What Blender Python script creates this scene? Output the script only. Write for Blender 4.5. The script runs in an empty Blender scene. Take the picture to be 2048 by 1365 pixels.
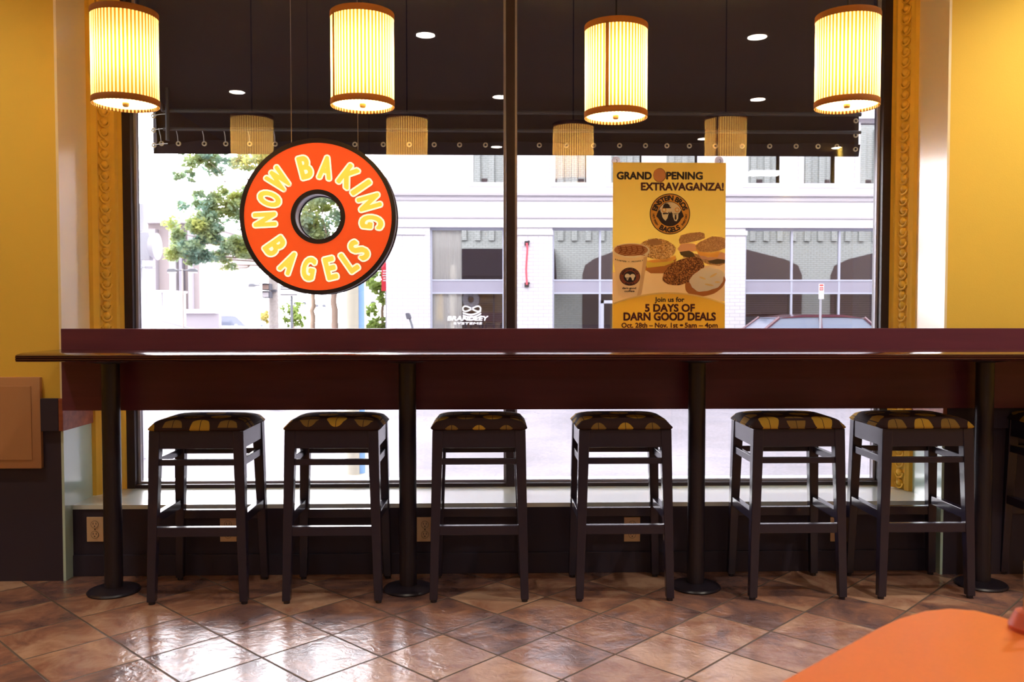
import bpy, bmesh, math, random
from mathutils import Vector, Matrix

# ------------------------------------------------------------------ camera, sky, exposure
scene = bpy.context.scene
COL = scene.collection
PI = math.pi
FPX, CX, CY = 1735.0, 1024.0, 682.5            # focal length and centre in pixels of the 2048x1365 frame
EYE = Vector((0.0, 0.0, 1.25))
PITCH, YAW = math.radians(-2.0), math.radians(-1.354)

cam_data = bpy.data.cameras.new('camera')
cam_data.sensor_width = 36.0
cam_data.lens = FPX / 2048.0 * 36.0
cam_data.clip_start, cam_data.clip_end = 0.05, 400.0
cam_data.dof.use_dof = True
cam_data.dof.focus_distance = 4.3
cam_data.dof.aperture_fstop = 5.6
cam = bpy.data.objects.new('camera', cam_data)
COL.objects.link(cam)
cam.location = EYE
cam.rotation_euler = (PI / 2 + PITCH, 0.0, YAW)
scene.camera = cam
CAM_ROT = cam.rotation_euler.to_matrix()

world = bpy.data.worlds.new('overcast_sky')
scene.world = world
world.use_nodes = True
wn, wl = world.node_tree.nodes, world.node_tree.links
wn.clear()
w_out = wn.new('ShaderNodeOutputWorld')
w_bg = wn.new('ShaderNodeBackground')
w_tc = wn.new('ShaderNodeTexCoord')
w_dot = wn.new('ShaderNodeVectorMath'); w_dot.operation = 'DOT_PRODUCT'
w_nrm = wn.new('ShaderNodeVectorMath'); w_nrm.operation = 'NORMALIZE'
sun_dir = Vector((-0.36, 1.0, 0.36)).normalized()     # bright haze round a veiled sun, beyond the street on the left
w_dot.inputs[1].default_value = sun_dir
w_map = wn.new('ShaderNodeMapRange')
w_map.inputs['From Min'].default_value = 0.60
w_map.inputs['From Max'].default_value = 1.0
w_map.inputs['To Min'].default_value = 5.2
w_map.inputs['To Max'].default_value = 22.0
w_map.interpolation_type = 'SMOOTHSTEP'
w_bg.inputs['Color'].default_value = (0.97, 0.94, 1.0, 1)
wl.new(w_tc.outputs['Generated'], w_nrm.inputs[0])
wl.new(w_nrm.outputs[0], w_dot.inputs[0])
wl.new(w_dot.outputs['Value'], w_map.inputs['Value'])
wl.new(w_map.outputs['Result'], w_bg.inputs['Strength'])
wl.new(w_bg.outputs[0], w_out.inputs['Surface'])

vs = scene.view_settings
vs.view_transform = 'Standard'
vs.look = 'None'
vs.gamma = 1.0
vs.use_curve_mapping = False
vs.exposure = 0.0
scene.cycles.use_denoising = True
scene.cycles.max_bounces = 10
scene.cycles.transparent_max_bounces = 24
scene.cycles.sample_clamp_indirect = 40.0

random.seed(7)


def at(px, py, y):
    """The world point on the plane Y = y that the photograph shows at pixel px, py."""
    d = CAM_ROT @ Vector(((px - CX) / FPX, -(py - CY) / FPX, -1.0))
    return EYE + d * ((y - EYE.y) / d.y)


def on_floor(px, py, z=0.0):
    d = CAM_ROT @ Vector(((px - CX) / FPX, -(py - CY) / FPX, -1.0))
    return EYE + d * ((z - EYE.z) / d.z)


def lin(r, g, b):
    f = lambda c: (c / 12.92 if c <= 0.04045 else ((c + 0.055) / 1.055) ** 2.4)
    return (f(r / 255.0), f(g / 255.0), f(b / 255.0))


# ------------------------------------------------------------------ materials
def mat(name, col, rough=0.5, metal=0.0, spec=0.5, noise=0.0, nscale=8.0, bump=0.0, bscale=60.0,
        emit=None, estr=0.0, coat=0.0, transl=0.0):
    m = bpy.data.materials.new(name)
    m.use_nodes = True
    n, l = m.node_tree.nodes, m.node_tree.links
    p = n['Principled BSDF']
    p.inputs['Base Color'].default_value = (*col, 1)
    p.inputs['Roughness'].default_value = rough
    p.inputs['Metallic'].default_value = metal
    p.inputs['Specular IOR Level'].default_value = spec
    p.inputs['Coat Weight'].default_value = coat
    p.inputs['Coat Roughness'].default_value = 0.12
    if emit is not None:
        p.inputs['Emission Color'].default_value = (*emit, 1)
        p.inputs['Emission Strength'].default_value = estr
    tc = n.new('ShaderNodeTexCoord')
    if noise > 0:
        t = n.new('ShaderNodeTexNoise')
        t.inputs['Scale'].default_value = nscale
        t.inputs['Detail'].default_value = 5
        mr = n.new('ShaderNodeMapRange')
        mr.inputs['To Min'].default_value = 1 - noise
        mr.inputs['To Max'].default_value = 1 + noise
        mx = n.new('ShaderNodeMix'); mx.data_type = 'RGBA'; mx.blend_type = 'MULTIPLY'
        mx.inputs[0].default_value = 1.0
        mx.inputs[6].default_value = (*col, 1)
        l.new(tc.outputs['Object'], t.inputs['Vector'])
        l.new(t.outputs['Fac'], mr.inputs['Value'])
        l.new(mr.outputs[0], mx.inputs[7])
        l.new(mx.outputs[2], p.inputs['Base Color'])
    if bump > 0:
        t2 = n.new('ShaderNodeTexNoise')
        t2.inputs['Scale'].default_value = bscale
        t2.inputs['Detail'].default_value = 4
        b = n.new('ShaderNodeBump')
        b.inputs['Strength'].default_value = bump
        b.inputs['Distance'].default_value = 0.01
        l.new(tc.outputs['Object'], t2.inputs['Vector'])
        l.new(t2.outputs['Fac'], b.inputs['Height'])
        l.new(b.outputs[0], p.inputs['Normal'])
    if transl > 0:
        out = n['Material Output']
        tr = n.new('ShaderNodeBsdfTranslucent')
        tr.inputs['Color'].default_value = (*col, 1)
        ms = n.new('ShaderNodeMixShader')
        ms.inputs[0].default_value = transl
        l.new(p.outputs[0], ms.inputs[1])
        l.new(tr.outputs[0], ms.inputs[2])
        l.new(ms.outputs[0], out.inputs['Surface'])
    return m


def emitter(name, col, strength):
    m = bpy.data.materials.new(name)
    m.use_nodes = True
    n, l = m.node_tree.nodes, m.node_tree.links
    n.remove(n['Principled BSDF'])
    e = n.new('ShaderNodeEmission')
    e.inputs[0].default_value = (*col, 1)
    e.inputs[1].default_value = strength
    l.new(e.outputs[0], n['Material Output'].inputs['Surface'])
    return m


def glass_mat(name, ior=1.5, tint=(1, 1, 1), mirror=None, rough=0.0):
    m = bpy.data.materials.new(name)
    m.use_nodes = True
    n, l = m.node_tree.nodes, m.node_tree.links
    n.remove(n['Principled BSDF'])
    tr = n.new('ShaderNodeBsdfTransparent'); tr.inputs[0].default_value = (*tint, 1)
    gl = n.new('ShaderNodeBsdfGlossy'); gl.inputs['Roughness'].default_value = rough
    mx = n.new('ShaderNodeMixShader')
    if mirror is None:
        fr = n.new('ShaderNodeFresnel'); fr.inputs[0].default_value = ior
        l.new(fr.outputs[0], mx.inputs[0])
    else:
        mx.inputs[0].default_value = mirror
    l.new(tr.outputs[0], mx.inputs[1])
    l.new(gl.outputs[0], mx.inputs[2])
    l.new(mx.outputs[0], n['Material Output'].inputs['Surface'])
    return m


def floor_mat():
    m = bpy.data.materials.new('slate_look_floor_tile')
    m.use_nodes = True
    n, l = m.node_tree.nodes, m.node_tree.links
    p = n['Principled BSDF']
    geo = n.new('ShaderNodeNewGeometry')
    o = on_floor(761, 1314)
    side = 0.301

    def math_(op, a, b=None, v=None):
        k = n.new('ShaderNodeMath'); k.operation = op
        l.new(a, k.inputs[0])
        if b is not None:
            l.new(b, k.inputs[1])
        elif v is not None:
            k.inputs[1].default_value = v
        return k.outputs[0]
    sub = n.new('ShaderNodeVectorMath'); sub.operation = 'SUBTRACT'
    sub.inputs[1].default_value = o
    l.new(geo.outputs['Position'], sub.inputs[0])
    rot = n.new('ShaderNodeVectorRotate'); rot.rotation_type = 'Z_AXIS'
    rot.inputs['Angle'].default_value = math.radians(45)
    l.new(sub.outputs[0], rot.inputs['Vector'])
    sc = n.new('ShaderNodeVectorMath'); sc.operation = 'SCALE'
    sc.inputs['Scale'].default_value = 1 / side
    l.new(rot.outputs[0], sc.inputs[0])
    sep = n.new('ShaderNodeSeparateXYZ'); l.new(sc.outputs[0], sep.inputs[0])
    # slightly wavering joints
    fx = math_('FRACT', sep.outputs[0]); fy = math_('FRACT', sep.outputs[1])
    dx = math_('SUBTRACT', math_('ABSOLUTE', math_('SUBTRACT', fx, v=0.5)), v=0.0)
    dy = math_('ABSOLUTE', math_('SUBTRACT', fy, v=0.5))
    mxd = math_('MAXIMUM', dx, dy)
    gr = n.new('ShaderNodeMapRange'); gr.inputs['From Min'].default_value = 0.484
    gr.inputs['From Max'].default_value = 0.490
    l.new(mxd, gr.inputs['Value'])
    grout = gr.outputs[0]
    cell = n.new('ShaderNodeVectorMath'); cell.operation = 'FLOOR'
    l.new(sc.outputs[0], cell.inputs[0])
    wnz = n.new('ShaderNodeTexWhiteNoise'); wnz.noise_dimensions = '2D'
    l.new(cell.outputs[0], wnz.inputs['Vector'])
    # per-tile offset noise
    add = n.new('ShaderNodeVectorMath'); add.operation = 'MULTIPLY_ADD'
    l.new(wnz.outputs['Color'], add.inputs[0])
    add.inputs[1].default_value = (9, 9, 9)
    l.new(sub.outputs[0], add.inputs[2])
    nz = n.new('ShaderNodeTexNoise'); nz.inputs['Scale'].default_value = 5.0; nz.inputs['Detail'].default_value = 7
    nz.inputs['Roughness'].default_value = 0.62; nz.inputs['Distortion'].default_value = 0.6
    l.new(add.outputs[0], nz.inputs['Vector'])
    mixf = n.new('ShaderNodeMath'); mixf.operation = 'MULTIPLY_ADD'
    l.new(wnz.outputs['Value'], mixf.inputs[0]); mixf.inputs[1].default_value = 0.28
    l.new(nz.outputs['Fac'], mixf.inputs[2])
    ramp = n.new('ShaderNodeValToRGB')
    e = ramp.color_ramp.elements
    e[0].position = 0.36; e[0].color = (*lin(88, 66, 70), 1)
    e[1].position = 0.86; e[1].color = (*lin(196, 156, 130), 1)
    a = e.new(0.52); a.color = (*lin(120, 88, 82), 1)
    b = e.new(0.66); b.color = (*lin(158, 112, 92), 1)
    l.new(mixf.outputs[0], ramp.inputs[0])
    cm = n.new('ShaderNodeMix'); cm.data_type = 'RGBA'
    l.new(grout, cm.inputs[0])
    l.new(ramp.outputs[0], cm.inputs[6])
    cm.inputs[7].default_value = (*lin(84, 62, 48), 1)
    l.new(cm.outputs[2], p.inputs['Base Color'])
    # relief: cleft slate and sunk joints
    n2 = n.new('ShaderNodeTexNoise'); n2.inputs['Scale'].default_value = 24; n2.inputs['Detail'].default_value = 8
    n2.inputs['Distortion'].default_value = 1.2
    l.new(add.outputs[0], n2.inputs['Vector'])
    vr = n.new('ShaderNodeTexNoise'); vr.inputs['Scale'].default_value = 4.2; vr.inputs['Detail'].default_value = 2
    vr.inputs['Distortion'].default_value = 2.0
    l.new(add.outputs[0], vr.inputs['Vector'])
    hs = math_('MULTIPLY', grout, v=-1.6)
    h1 = n.new('ShaderNodeMath'); h1.operation = 'MULTIPLY_ADD'
    l.new(n2.outputs['Fac'], h1.inputs[0]); h1.inputs[1].default_value = 0.55; l.new(hs, h1.inputs[2])
    h2 = n.new('ShaderNodeMath'); h2.operation = 'MULTIPLY_ADD'
    l.new(vr.outputs['Fac'], h2.inputs[0]); h2.inputs[1].default_value = 0.9; l.new(h1.outputs[0], h2.inputs[2])
    bp = n.new('ShaderNodeBump'); bp.inputs['Strength'].default_value = 0.5; bp.inputs['Distance'].default_value = 0.006
    l.new(h2.outputs[0], bp.inputs['Height'])
    l.new(bp.outputs[0], p.inputs['Normal'])
    rr = n.new('ShaderNodeMapRange'); rr.inputs['To Min'].default_value = 0.22; rr.inputs['To Max'].default_value = 0.75
    l.new(grout, rr.inputs['Value'])
    l.new(rr.outputs[0], p.inputs['Roughness'])
    p.inputs['IOR'].default_value = 1.75
    p.inputs['Specular IOR Level'].default_value = 0.5
    return m


def wood_mat(name, c1, c2, rough=0.3, scale=(1.0, 14, 14), coat=0.0, spec=0.5):
    m = mat(name, c1, rough, coat=coat, spec=spec)
    n, l = m.node_tree.nodes, m.node_tree.links
    p = n['Principled BSDF']
    tc = n.new('ShaderNodeTexCoord'); mp = n.new('ShaderNodeMapping')
    mp.inputs['Scale'].default_value = scale
    nz = n.new('ShaderNodeTexNoise'); nz.inputs['Scale'].default_value = 2.2; nz.inputs['Detail'].default_value = 6
    rp = n.new('ShaderNodeValToRGB')
    rp.color_ramp.elements[0].position = 0.3; rp.color_ramp.elements[0].color = (*c1, 1)
    rp.color_ramp.elements[1].position = 0.75; rp.color_ramp.elements[1].color = (*c2, 1)
    l.new(tc.outputs['Object'], mp.inputs[0]); l.new(mp.outputs[0], nz.inputs['Vector'])
    l.new(nz.outputs['Fac'], rp.inputs[0]); l.new(rp.outputs[0], p.inputs['Base Color'])
    return m


def brick_mat(name, col, line):
    m = mat(name, col, 0.8)
    n, l = m.node_tree.nodes, m.node_tree.links
    p = n['Principled BSDF']
    geo = n.new('ShaderNodeNewGeometry')
    sp = n.new('ShaderNodeSeparateXYZ'); cb = n.new('ShaderNodeCombineXYZ')
    l.new(geo.outputs['Position'], sp.inputs[0])
    l.new(sp.outputs[0], cb.inputs[0]); l.new(sp.outputs[2], cb.inputs[1])
    br = n.new('ShaderNodeTexBrick')
    br.inputs['Scale'].default_value = 1.0
    br.inputs['Brick Width'].default_value = 0.24
    br.inputs['Row Height'].default_value = 0.085
    br.inputs['Mortar Size'].default_value = 0.006
    br.inputs['Color1'].default_value = (*col, 1)
    br.inputs['Color2'].default_value = (*[c * 0.95 for c in col], 1)
    br.inputs['Mortar'].default_value = (*line, 1)
    l.new(cb.outputs[0], br.inputs['Vector'])
    l.new(br.outputs['Color'], p.inputs['Base Color'])
    return m


def seat_fabric():
    """Dark brown cloth woven with rows of mustard leaves and half leaves, each with a thin midrib."""
    m = mat('leaf_pattern_fabric', lin(52, 34, 34), 0.85, spec=0.2)
    n, l = m.node_tree.nodes, m.node_tree.links
    p = n['Principled BSDF']
    tc = n.new('ShaderNodeTexCoord')
    at_ = n.new('ShaderNodeAttribute'); at_.attribute_type = 'OBJECT'; at_.attribute_name = 'cloth_shift'
    mul = n.new('ShaderNodeVectorMath'); mul.operation = 'SCALE'; mul.inputs['Scale'].default_value = 1 / 0.116
    l.new(tc.outputs['Object'], mul.inputs[0])
    add = n.new('ShaderNodeVectorMath'); add.operation = 'ADD'
    l.new(mul.outputs[0], add.inputs[0]); l.new(at_.outputs['Vector'], add.inputs[1])
    sep = n.new('ShaderNodeSeparateXYZ'); l.new(add.outputs[0], sep.inputs[0])

    def M(op, a, b=None):
        k = n.new('ShaderNodeMath'); k.operation = op
        for i, q in enumerate((a, b)):
            if q is None:
                continue
            if isinstance(q, (int, float)):
                k.inputs[i].default_value = q
            else:
                l.new(q, k.inputs[i])
        return k.outputs[0]
    row = M('FLOOR', sep.outputs[1])
    odd = M('MODULO', M('ABSOLUTE', row), 2.0)
    x = M('ADD', sep.outputs[0], M('MULTIPLY', odd, 0.5))
    colm = M('FLOOR', x)
    par = M('MODULO', M('ABSOLUTE', M('ADD', colm, row)), 2.0)
    fx = M('SUBTRACT', M('FRACT', x), 0.5)
    fy = M('SUBTRACT', M('FRACT', sep.outputs[1]), 0.5)
    r = M('SQRT', M('ADD', M('POWER', M('MULTIPLY', fx, 1.1), 2.0), M('POWER', M('MULTIPLY', fy, 1.05), 2.0)))
    leaf = M('LESS_THAN', r, 0.40)
    rib = M('GREATER_THAN', M('ABSOLUTE', fx), 0.012)
    gap = M('GREATER_THAN', M('ABSOLUTE', fy), M('MULTIPLY', par, 0.085))
    mask = M('MULTIPLY', M('MULTIPLY', leaf, rib), gap)
    cm = n.new('ShaderNodeMix'); cm.data_type = 'RGBA'
    l.new(mask, cm.inputs[0])
    cm.inputs[6].default_value = (*lin(56, 36, 34), 1)
    c2 = n.new('ShaderNodeMix'); c2.data_type = 'RGBA'
    l.new(par, c2.inputs[0])
    c2.inputs[6].default_value = (*lin(180, 138, 48), 1)
    c2.inputs[7].default_value = (*lin(132, 100, 48), 1)
    l.new(c2.outputs[2], cm.inputs[7])
    l.new(cm.outputs[2], p.inputs['Base Color'])
    return m


def asphalt_mat():
    m = mat('pale_worn_asphalt', lin(160, 156, 162), 0.85)
    n, l = m.node_tree.nodes, m.node_tree.links
    p = n['Principled BSDF']
    geo = n.new('ShaderNodeNewGeometry')
    a = n.new('ShaderNodeTexNoise'); a.inputs['Scale'].default_value = 0.55; a.inputs['Detail'].default_value = 8
    b = n.new('ShaderNodeTexNoise'); b.inputs['Scale'].default_value = 30; b.inputs['Detail'].default_value = 3
    for q in (a, b):
        l.new(geo.outputs['Position'], q.inputs['Vector'])
    s = n.new('ShaderNodeMath'); s.operation = 'MULTIPLY_ADD'
    l.new(b.outputs['Fac'], s.inputs[0]); s.inputs[1].default_value = 0.5; l.new(a.outputs['Fac'], s.inputs[2])
    rp = n.new('ShaderNodeValToRGB')
    rp.color_ramp.elements[0].position = 0.55; rp.color_ramp.elements[0].color = (*lin(106, 103, 109), 1)
    rp.color_ramp.elements[1].position = 0.95; rp.color_ramp.elements[1].color = (*lin(134, 130, 138), 1)
    l.new(s.outputs[0], rp.inputs[0])
    # a few hairline cracks
    v = n.new('ShaderNodeTexVoronoi'); v.feature = 'DISTANCE_TO_EDGE'; v.inputs['Scale'].default_value = 0.35
    dn = n.new('ShaderNodeTexNoise'); dn.inputs['Scale'].default_value = 2.0; dn.inputs['Detail'].default_value = 5
    mv = n.new('ShaderNodeVectorMath'); mv.operation = 'MULTIPLY_ADD'
    l.new(geo.outputs['Position'], dn.inputs['Vector'])
    l.new(dn.outputs['Color'], mv.inputs[0]); mv.inputs[1].default_value = (0.8, 0.8, 0.8)
    l.new(geo.outputs['Position'], mv.inputs[2]); l.new(mv.outputs[0], v.inputs['Vector'])
    lt = n.new('ShaderNodeMath'); lt.operation = 'LESS_THAN'; lt.inputs[1].default_value = 0.004
    l.new(v.outputs['Distance'], lt.inputs[0])
    cm = n.new('ShaderNodeMix'); cm.data_type = 'RGBA'
    l.new(lt.outputs[0], cm.inputs[0]); l.new(rp.outputs[0], cm.inputs[6])
    cm.inputs[7].default_value = (*lin(112, 108, 116), 1)
    l.new(cm.outputs[2], p.inputs['Base Color'])
    return m


def shade_mat():
    """Pleated translucent shade lit by the bulb inside: folds overlap, so every other strip passes less light."""
    m = bpy.data.materials.new('pleated_lamp_shade')
    m.use_nodes = True
    n, l = m.node_tree.nodes, m.node_tree.links
    p = n['Principled BSDF']
    tc = n.new('ShaderNodeTexCoord'); sp = n.new('ShaderNodeSeparateXYZ')
    l.new(tc.outputs['Object'], sp.inputs[0])
    an = n.new('ShaderNodeMath'); an.operation = 'ARCTAN2'
    l.new(sp.outputs[1], an.inputs[0]); l.new(sp.outputs[0], an.inputs[1])
    mu = n.new('ShaderNodeMath'); mu.operation = 'MULTIPLY'; mu.inputs[1].default_value = 54.0
    l.new(an.outputs[0], mu.inputs[0])
    sn = n.new('ShaderNodeMath'); sn.operation = 'SINE'; l.new(mu.outputs[0], sn.inputs[0])
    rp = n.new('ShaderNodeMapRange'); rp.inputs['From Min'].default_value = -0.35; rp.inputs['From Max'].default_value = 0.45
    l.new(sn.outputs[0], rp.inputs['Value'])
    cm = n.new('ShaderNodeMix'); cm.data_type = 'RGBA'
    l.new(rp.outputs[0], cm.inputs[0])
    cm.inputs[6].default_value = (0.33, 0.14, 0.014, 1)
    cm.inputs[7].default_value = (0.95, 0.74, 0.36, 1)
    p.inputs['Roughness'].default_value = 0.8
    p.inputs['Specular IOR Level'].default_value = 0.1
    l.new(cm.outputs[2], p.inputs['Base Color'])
    tr = n.new('ShaderNodeBsdfTranslucent'); l.new(cm.outputs[2], tr.inputs[0])
    ms = n.new('ShaderNodeMixShader'); ms.inputs[0].default_value = 0.6
    l.new(p.outputs[0], ms.inputs[1]); l.new(tr.outputs[0], ms.inputs[2])
    l.new(ms.outputs[0], n['Material Output'].inputs['Surface'])
    return m


def blind_mat():
    m = mat('dark_slat_blind', lin(70, 46, 54), 0.6)
    n, l = m.node_tree.nodes, m.node_tree.links
    p = n['Principled BSDF']
    geo = n.new('ShaderNodeNewGeometry'); sp = n.new('ShaderNodeSeparateXYZ')
    l.new(geo.outputs['Position'], sp.inputs[0])
    mu = n.new('ShaderNodeMath'); mu.operation = 'MULTIPLY'; mu.inputs[1].default_value = 1 / 0.052
    fr = n.new('ShaderNodeMath'); fr.operation = 'FRACT'
    gt = n.new('ShaderNodeMath'); gt.operation = 'GREATER_THAN'; gt.inputs[1].default_value = 0.62
    l.new(sp.outputs[2], mu.inputs[0]); l.new(mu.outputs[0], fr.inputs[0]); l.new(fr.outputs[0], gt.inputs[0])
    cm = n.new('ShaderNodeMix'); cm.data_type = 'RGBA'
    l.new(gt.outputs[0], cm.inputs[0])
    cm.inputs[6].default_value = (*lin(84, 56, 64), 1); cm.inputs[7].default_value = (*lin(140, 112, 122), 1)
    l.new(cm.outputs[2], p.inputs['Base Color'])
    return m


def crumb_mat(name, c1, c2, c3, scale=90):
    m = mat(name, c1, 0.7, spec=0.2)
    n, l = m.node_tree.nodes, m.node_tree.links
    p = n['Principled BSDF']
    tc = n.new('ShaderNodeTexCoord')
    v = n.new('ShaderNodeTexVoronoi'); v.inputs['Scale'].default_value = scale
    rp = n.new('ShaderNodeValToRGB'); e = rp.color_ramp.elements
    e[0].color = (*c1, 1); e[1].color = (*c3, 1); k = e.new(0.5); k.color = (*c2, 1)
    l.new(tc.outputs['Object'], v.inputs['Vector'])
    sx = n.new('ShaderNodeSeparateXYZ'); l.new(v.outputs['Color'], sx.inputs[0])
    l.new(sx.outputs[0], rp.inputs[0]); l.new(rp.outputs[0], p.inputs['Base Color'])
    return m


M_ = {}
M_['floor'] = floor_mat()
M_['yellow'] = mat('golden_yellow_wall_paint', lin(230, 191, 78), 0.75, spec=0.25, bump=0.08, bscale=220)
M_['cream'] = mat('cream_gloss_reveal_paint', lin(246, 228, 184), 0.3, spec=1.0, coat=1.0)
M_['gold'] = mat('yellow_moulding_paint', lin(236, 194, 72), 0.5, spec=0.4)
M_['mint'] = mat('pale_mint_paint', lin(196, 226, 217), 0.22, spec=1.0, coat=0.8)
M_['sill'] = mat('off_white_mint_sill_paint', lin(226, 238, 233), 0.25, spec=1.0, coat=0.8)
M_['wain'] = mat('near_black_brown_panelling', lin(56, 48, 63), 0.55, spec=0.3)
M_['ceiling'] = mat('warm_white_ceiling', lin(216, 200, 170), 0.9)
M_['roomwall'] = mat('ochre_room_paint', lin(206, 182, 136), 0.8)
M_['rail'] = wood_mat('red_brown_chair_rail', lin(132, 66, 46), lin(176, 98, 70), 0.4)
M_['cherry'] = wood_mat('dark_cherry_board', lin(92, 42, 62), lin(104, 48, 66), 0.32, spec=0.4)
M_['counter'] = wood_mat('dark_cherry_countertop', lin(60, 26, 30), lin(80, 34, 34), 0.16, coat=0.5)
M_['blackmetal'] = mat('black_coated_metal', lin(38, 32, 44), 0.35, spec=0.5)
M_['stoolwood'] = mat('black_brown_lacquered_wood', lin(45, 39, 56), 0.22, spec=0.5, noise=0.08, nscale=30)
M_['fabric'] = seat_fabric()
M_['frame'] = mat('black_aluminium_frame', lin(44, 30, 36), 0.4, spec=0.4)
M_['silver'] = mat('weathered_silver_bead', lin(176, 176, 190), 0.45, metal=0.3)
M_['glass'] = glass_mat('shop_window_glass', ior=1.62)
M_['tan'] = mat('tan_painted_panel', lin(182, 132, 90), 0.6, noise=0.03, nscale=60)
M_['plate'] = mat('ivory_outlet_plastic', lin(226, 190, 150), 0.4)
M_['slot'] = mat('dark_outlet_slot', lin(60, 44, 40), 0.5)
M_['orange_table'] = mat('orange_laminate', lin(226, 116, 48), 0.4, noise=0.06, nscale=140)
M_['table_edge'] = mat('brown_table_edge', lin(104, 66, 60), 0.5)
M_['chrome'] = mat('brushed_chrome', lin(200, 196, 176), 0.25, metal=1.0)
M_['redplastic'] = mat('dull_red_plastic', lin(190, 88, 64), 0.5)
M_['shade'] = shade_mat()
M_['band'] = mat('brown_shade_trim', lin(120, 80, 40), 0.8, transl=0.35)
M_['diffuser'] = mat('white_lamp_diffuser', (0.9, 0.86, 0.78), 0.6, transl=0.75)
M_['brass'] = mat('small_brass_finial', lin(190, 150, 80), 0.35, metal=0.8)
M_['cord'] = mat('dark_lamp_cord', lin(40, 32, 34), 0.6)
M_['downlight'] = emitter('downlight_lens', (1.0, 0.93, 0.8), 30.0)
M_['panel_light'] = emitter('ceiling_panel_diffuser', (0.95, 0.97, 1.0), 17.0)
M_['whitemetal'] = mat('white_enamel', lin(226, 222, 214), 0.4)
M_['canvas'] = mat('black_awning_canvas', lin(28, 23, 31), 0.85, spec=0.1, noise=0.15, nscale=3)
M_['tube'] = mat('awning_frame_tube', lin(30, 26, 28), 0.6)
M_['eyelet'] = mat('pale_brass_eyelet', lin(170, 150, 116), 0.5)
M_['lace'] = mat('grey_lacing_cord', lin(150, 146, 140), 0.7)


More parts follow.
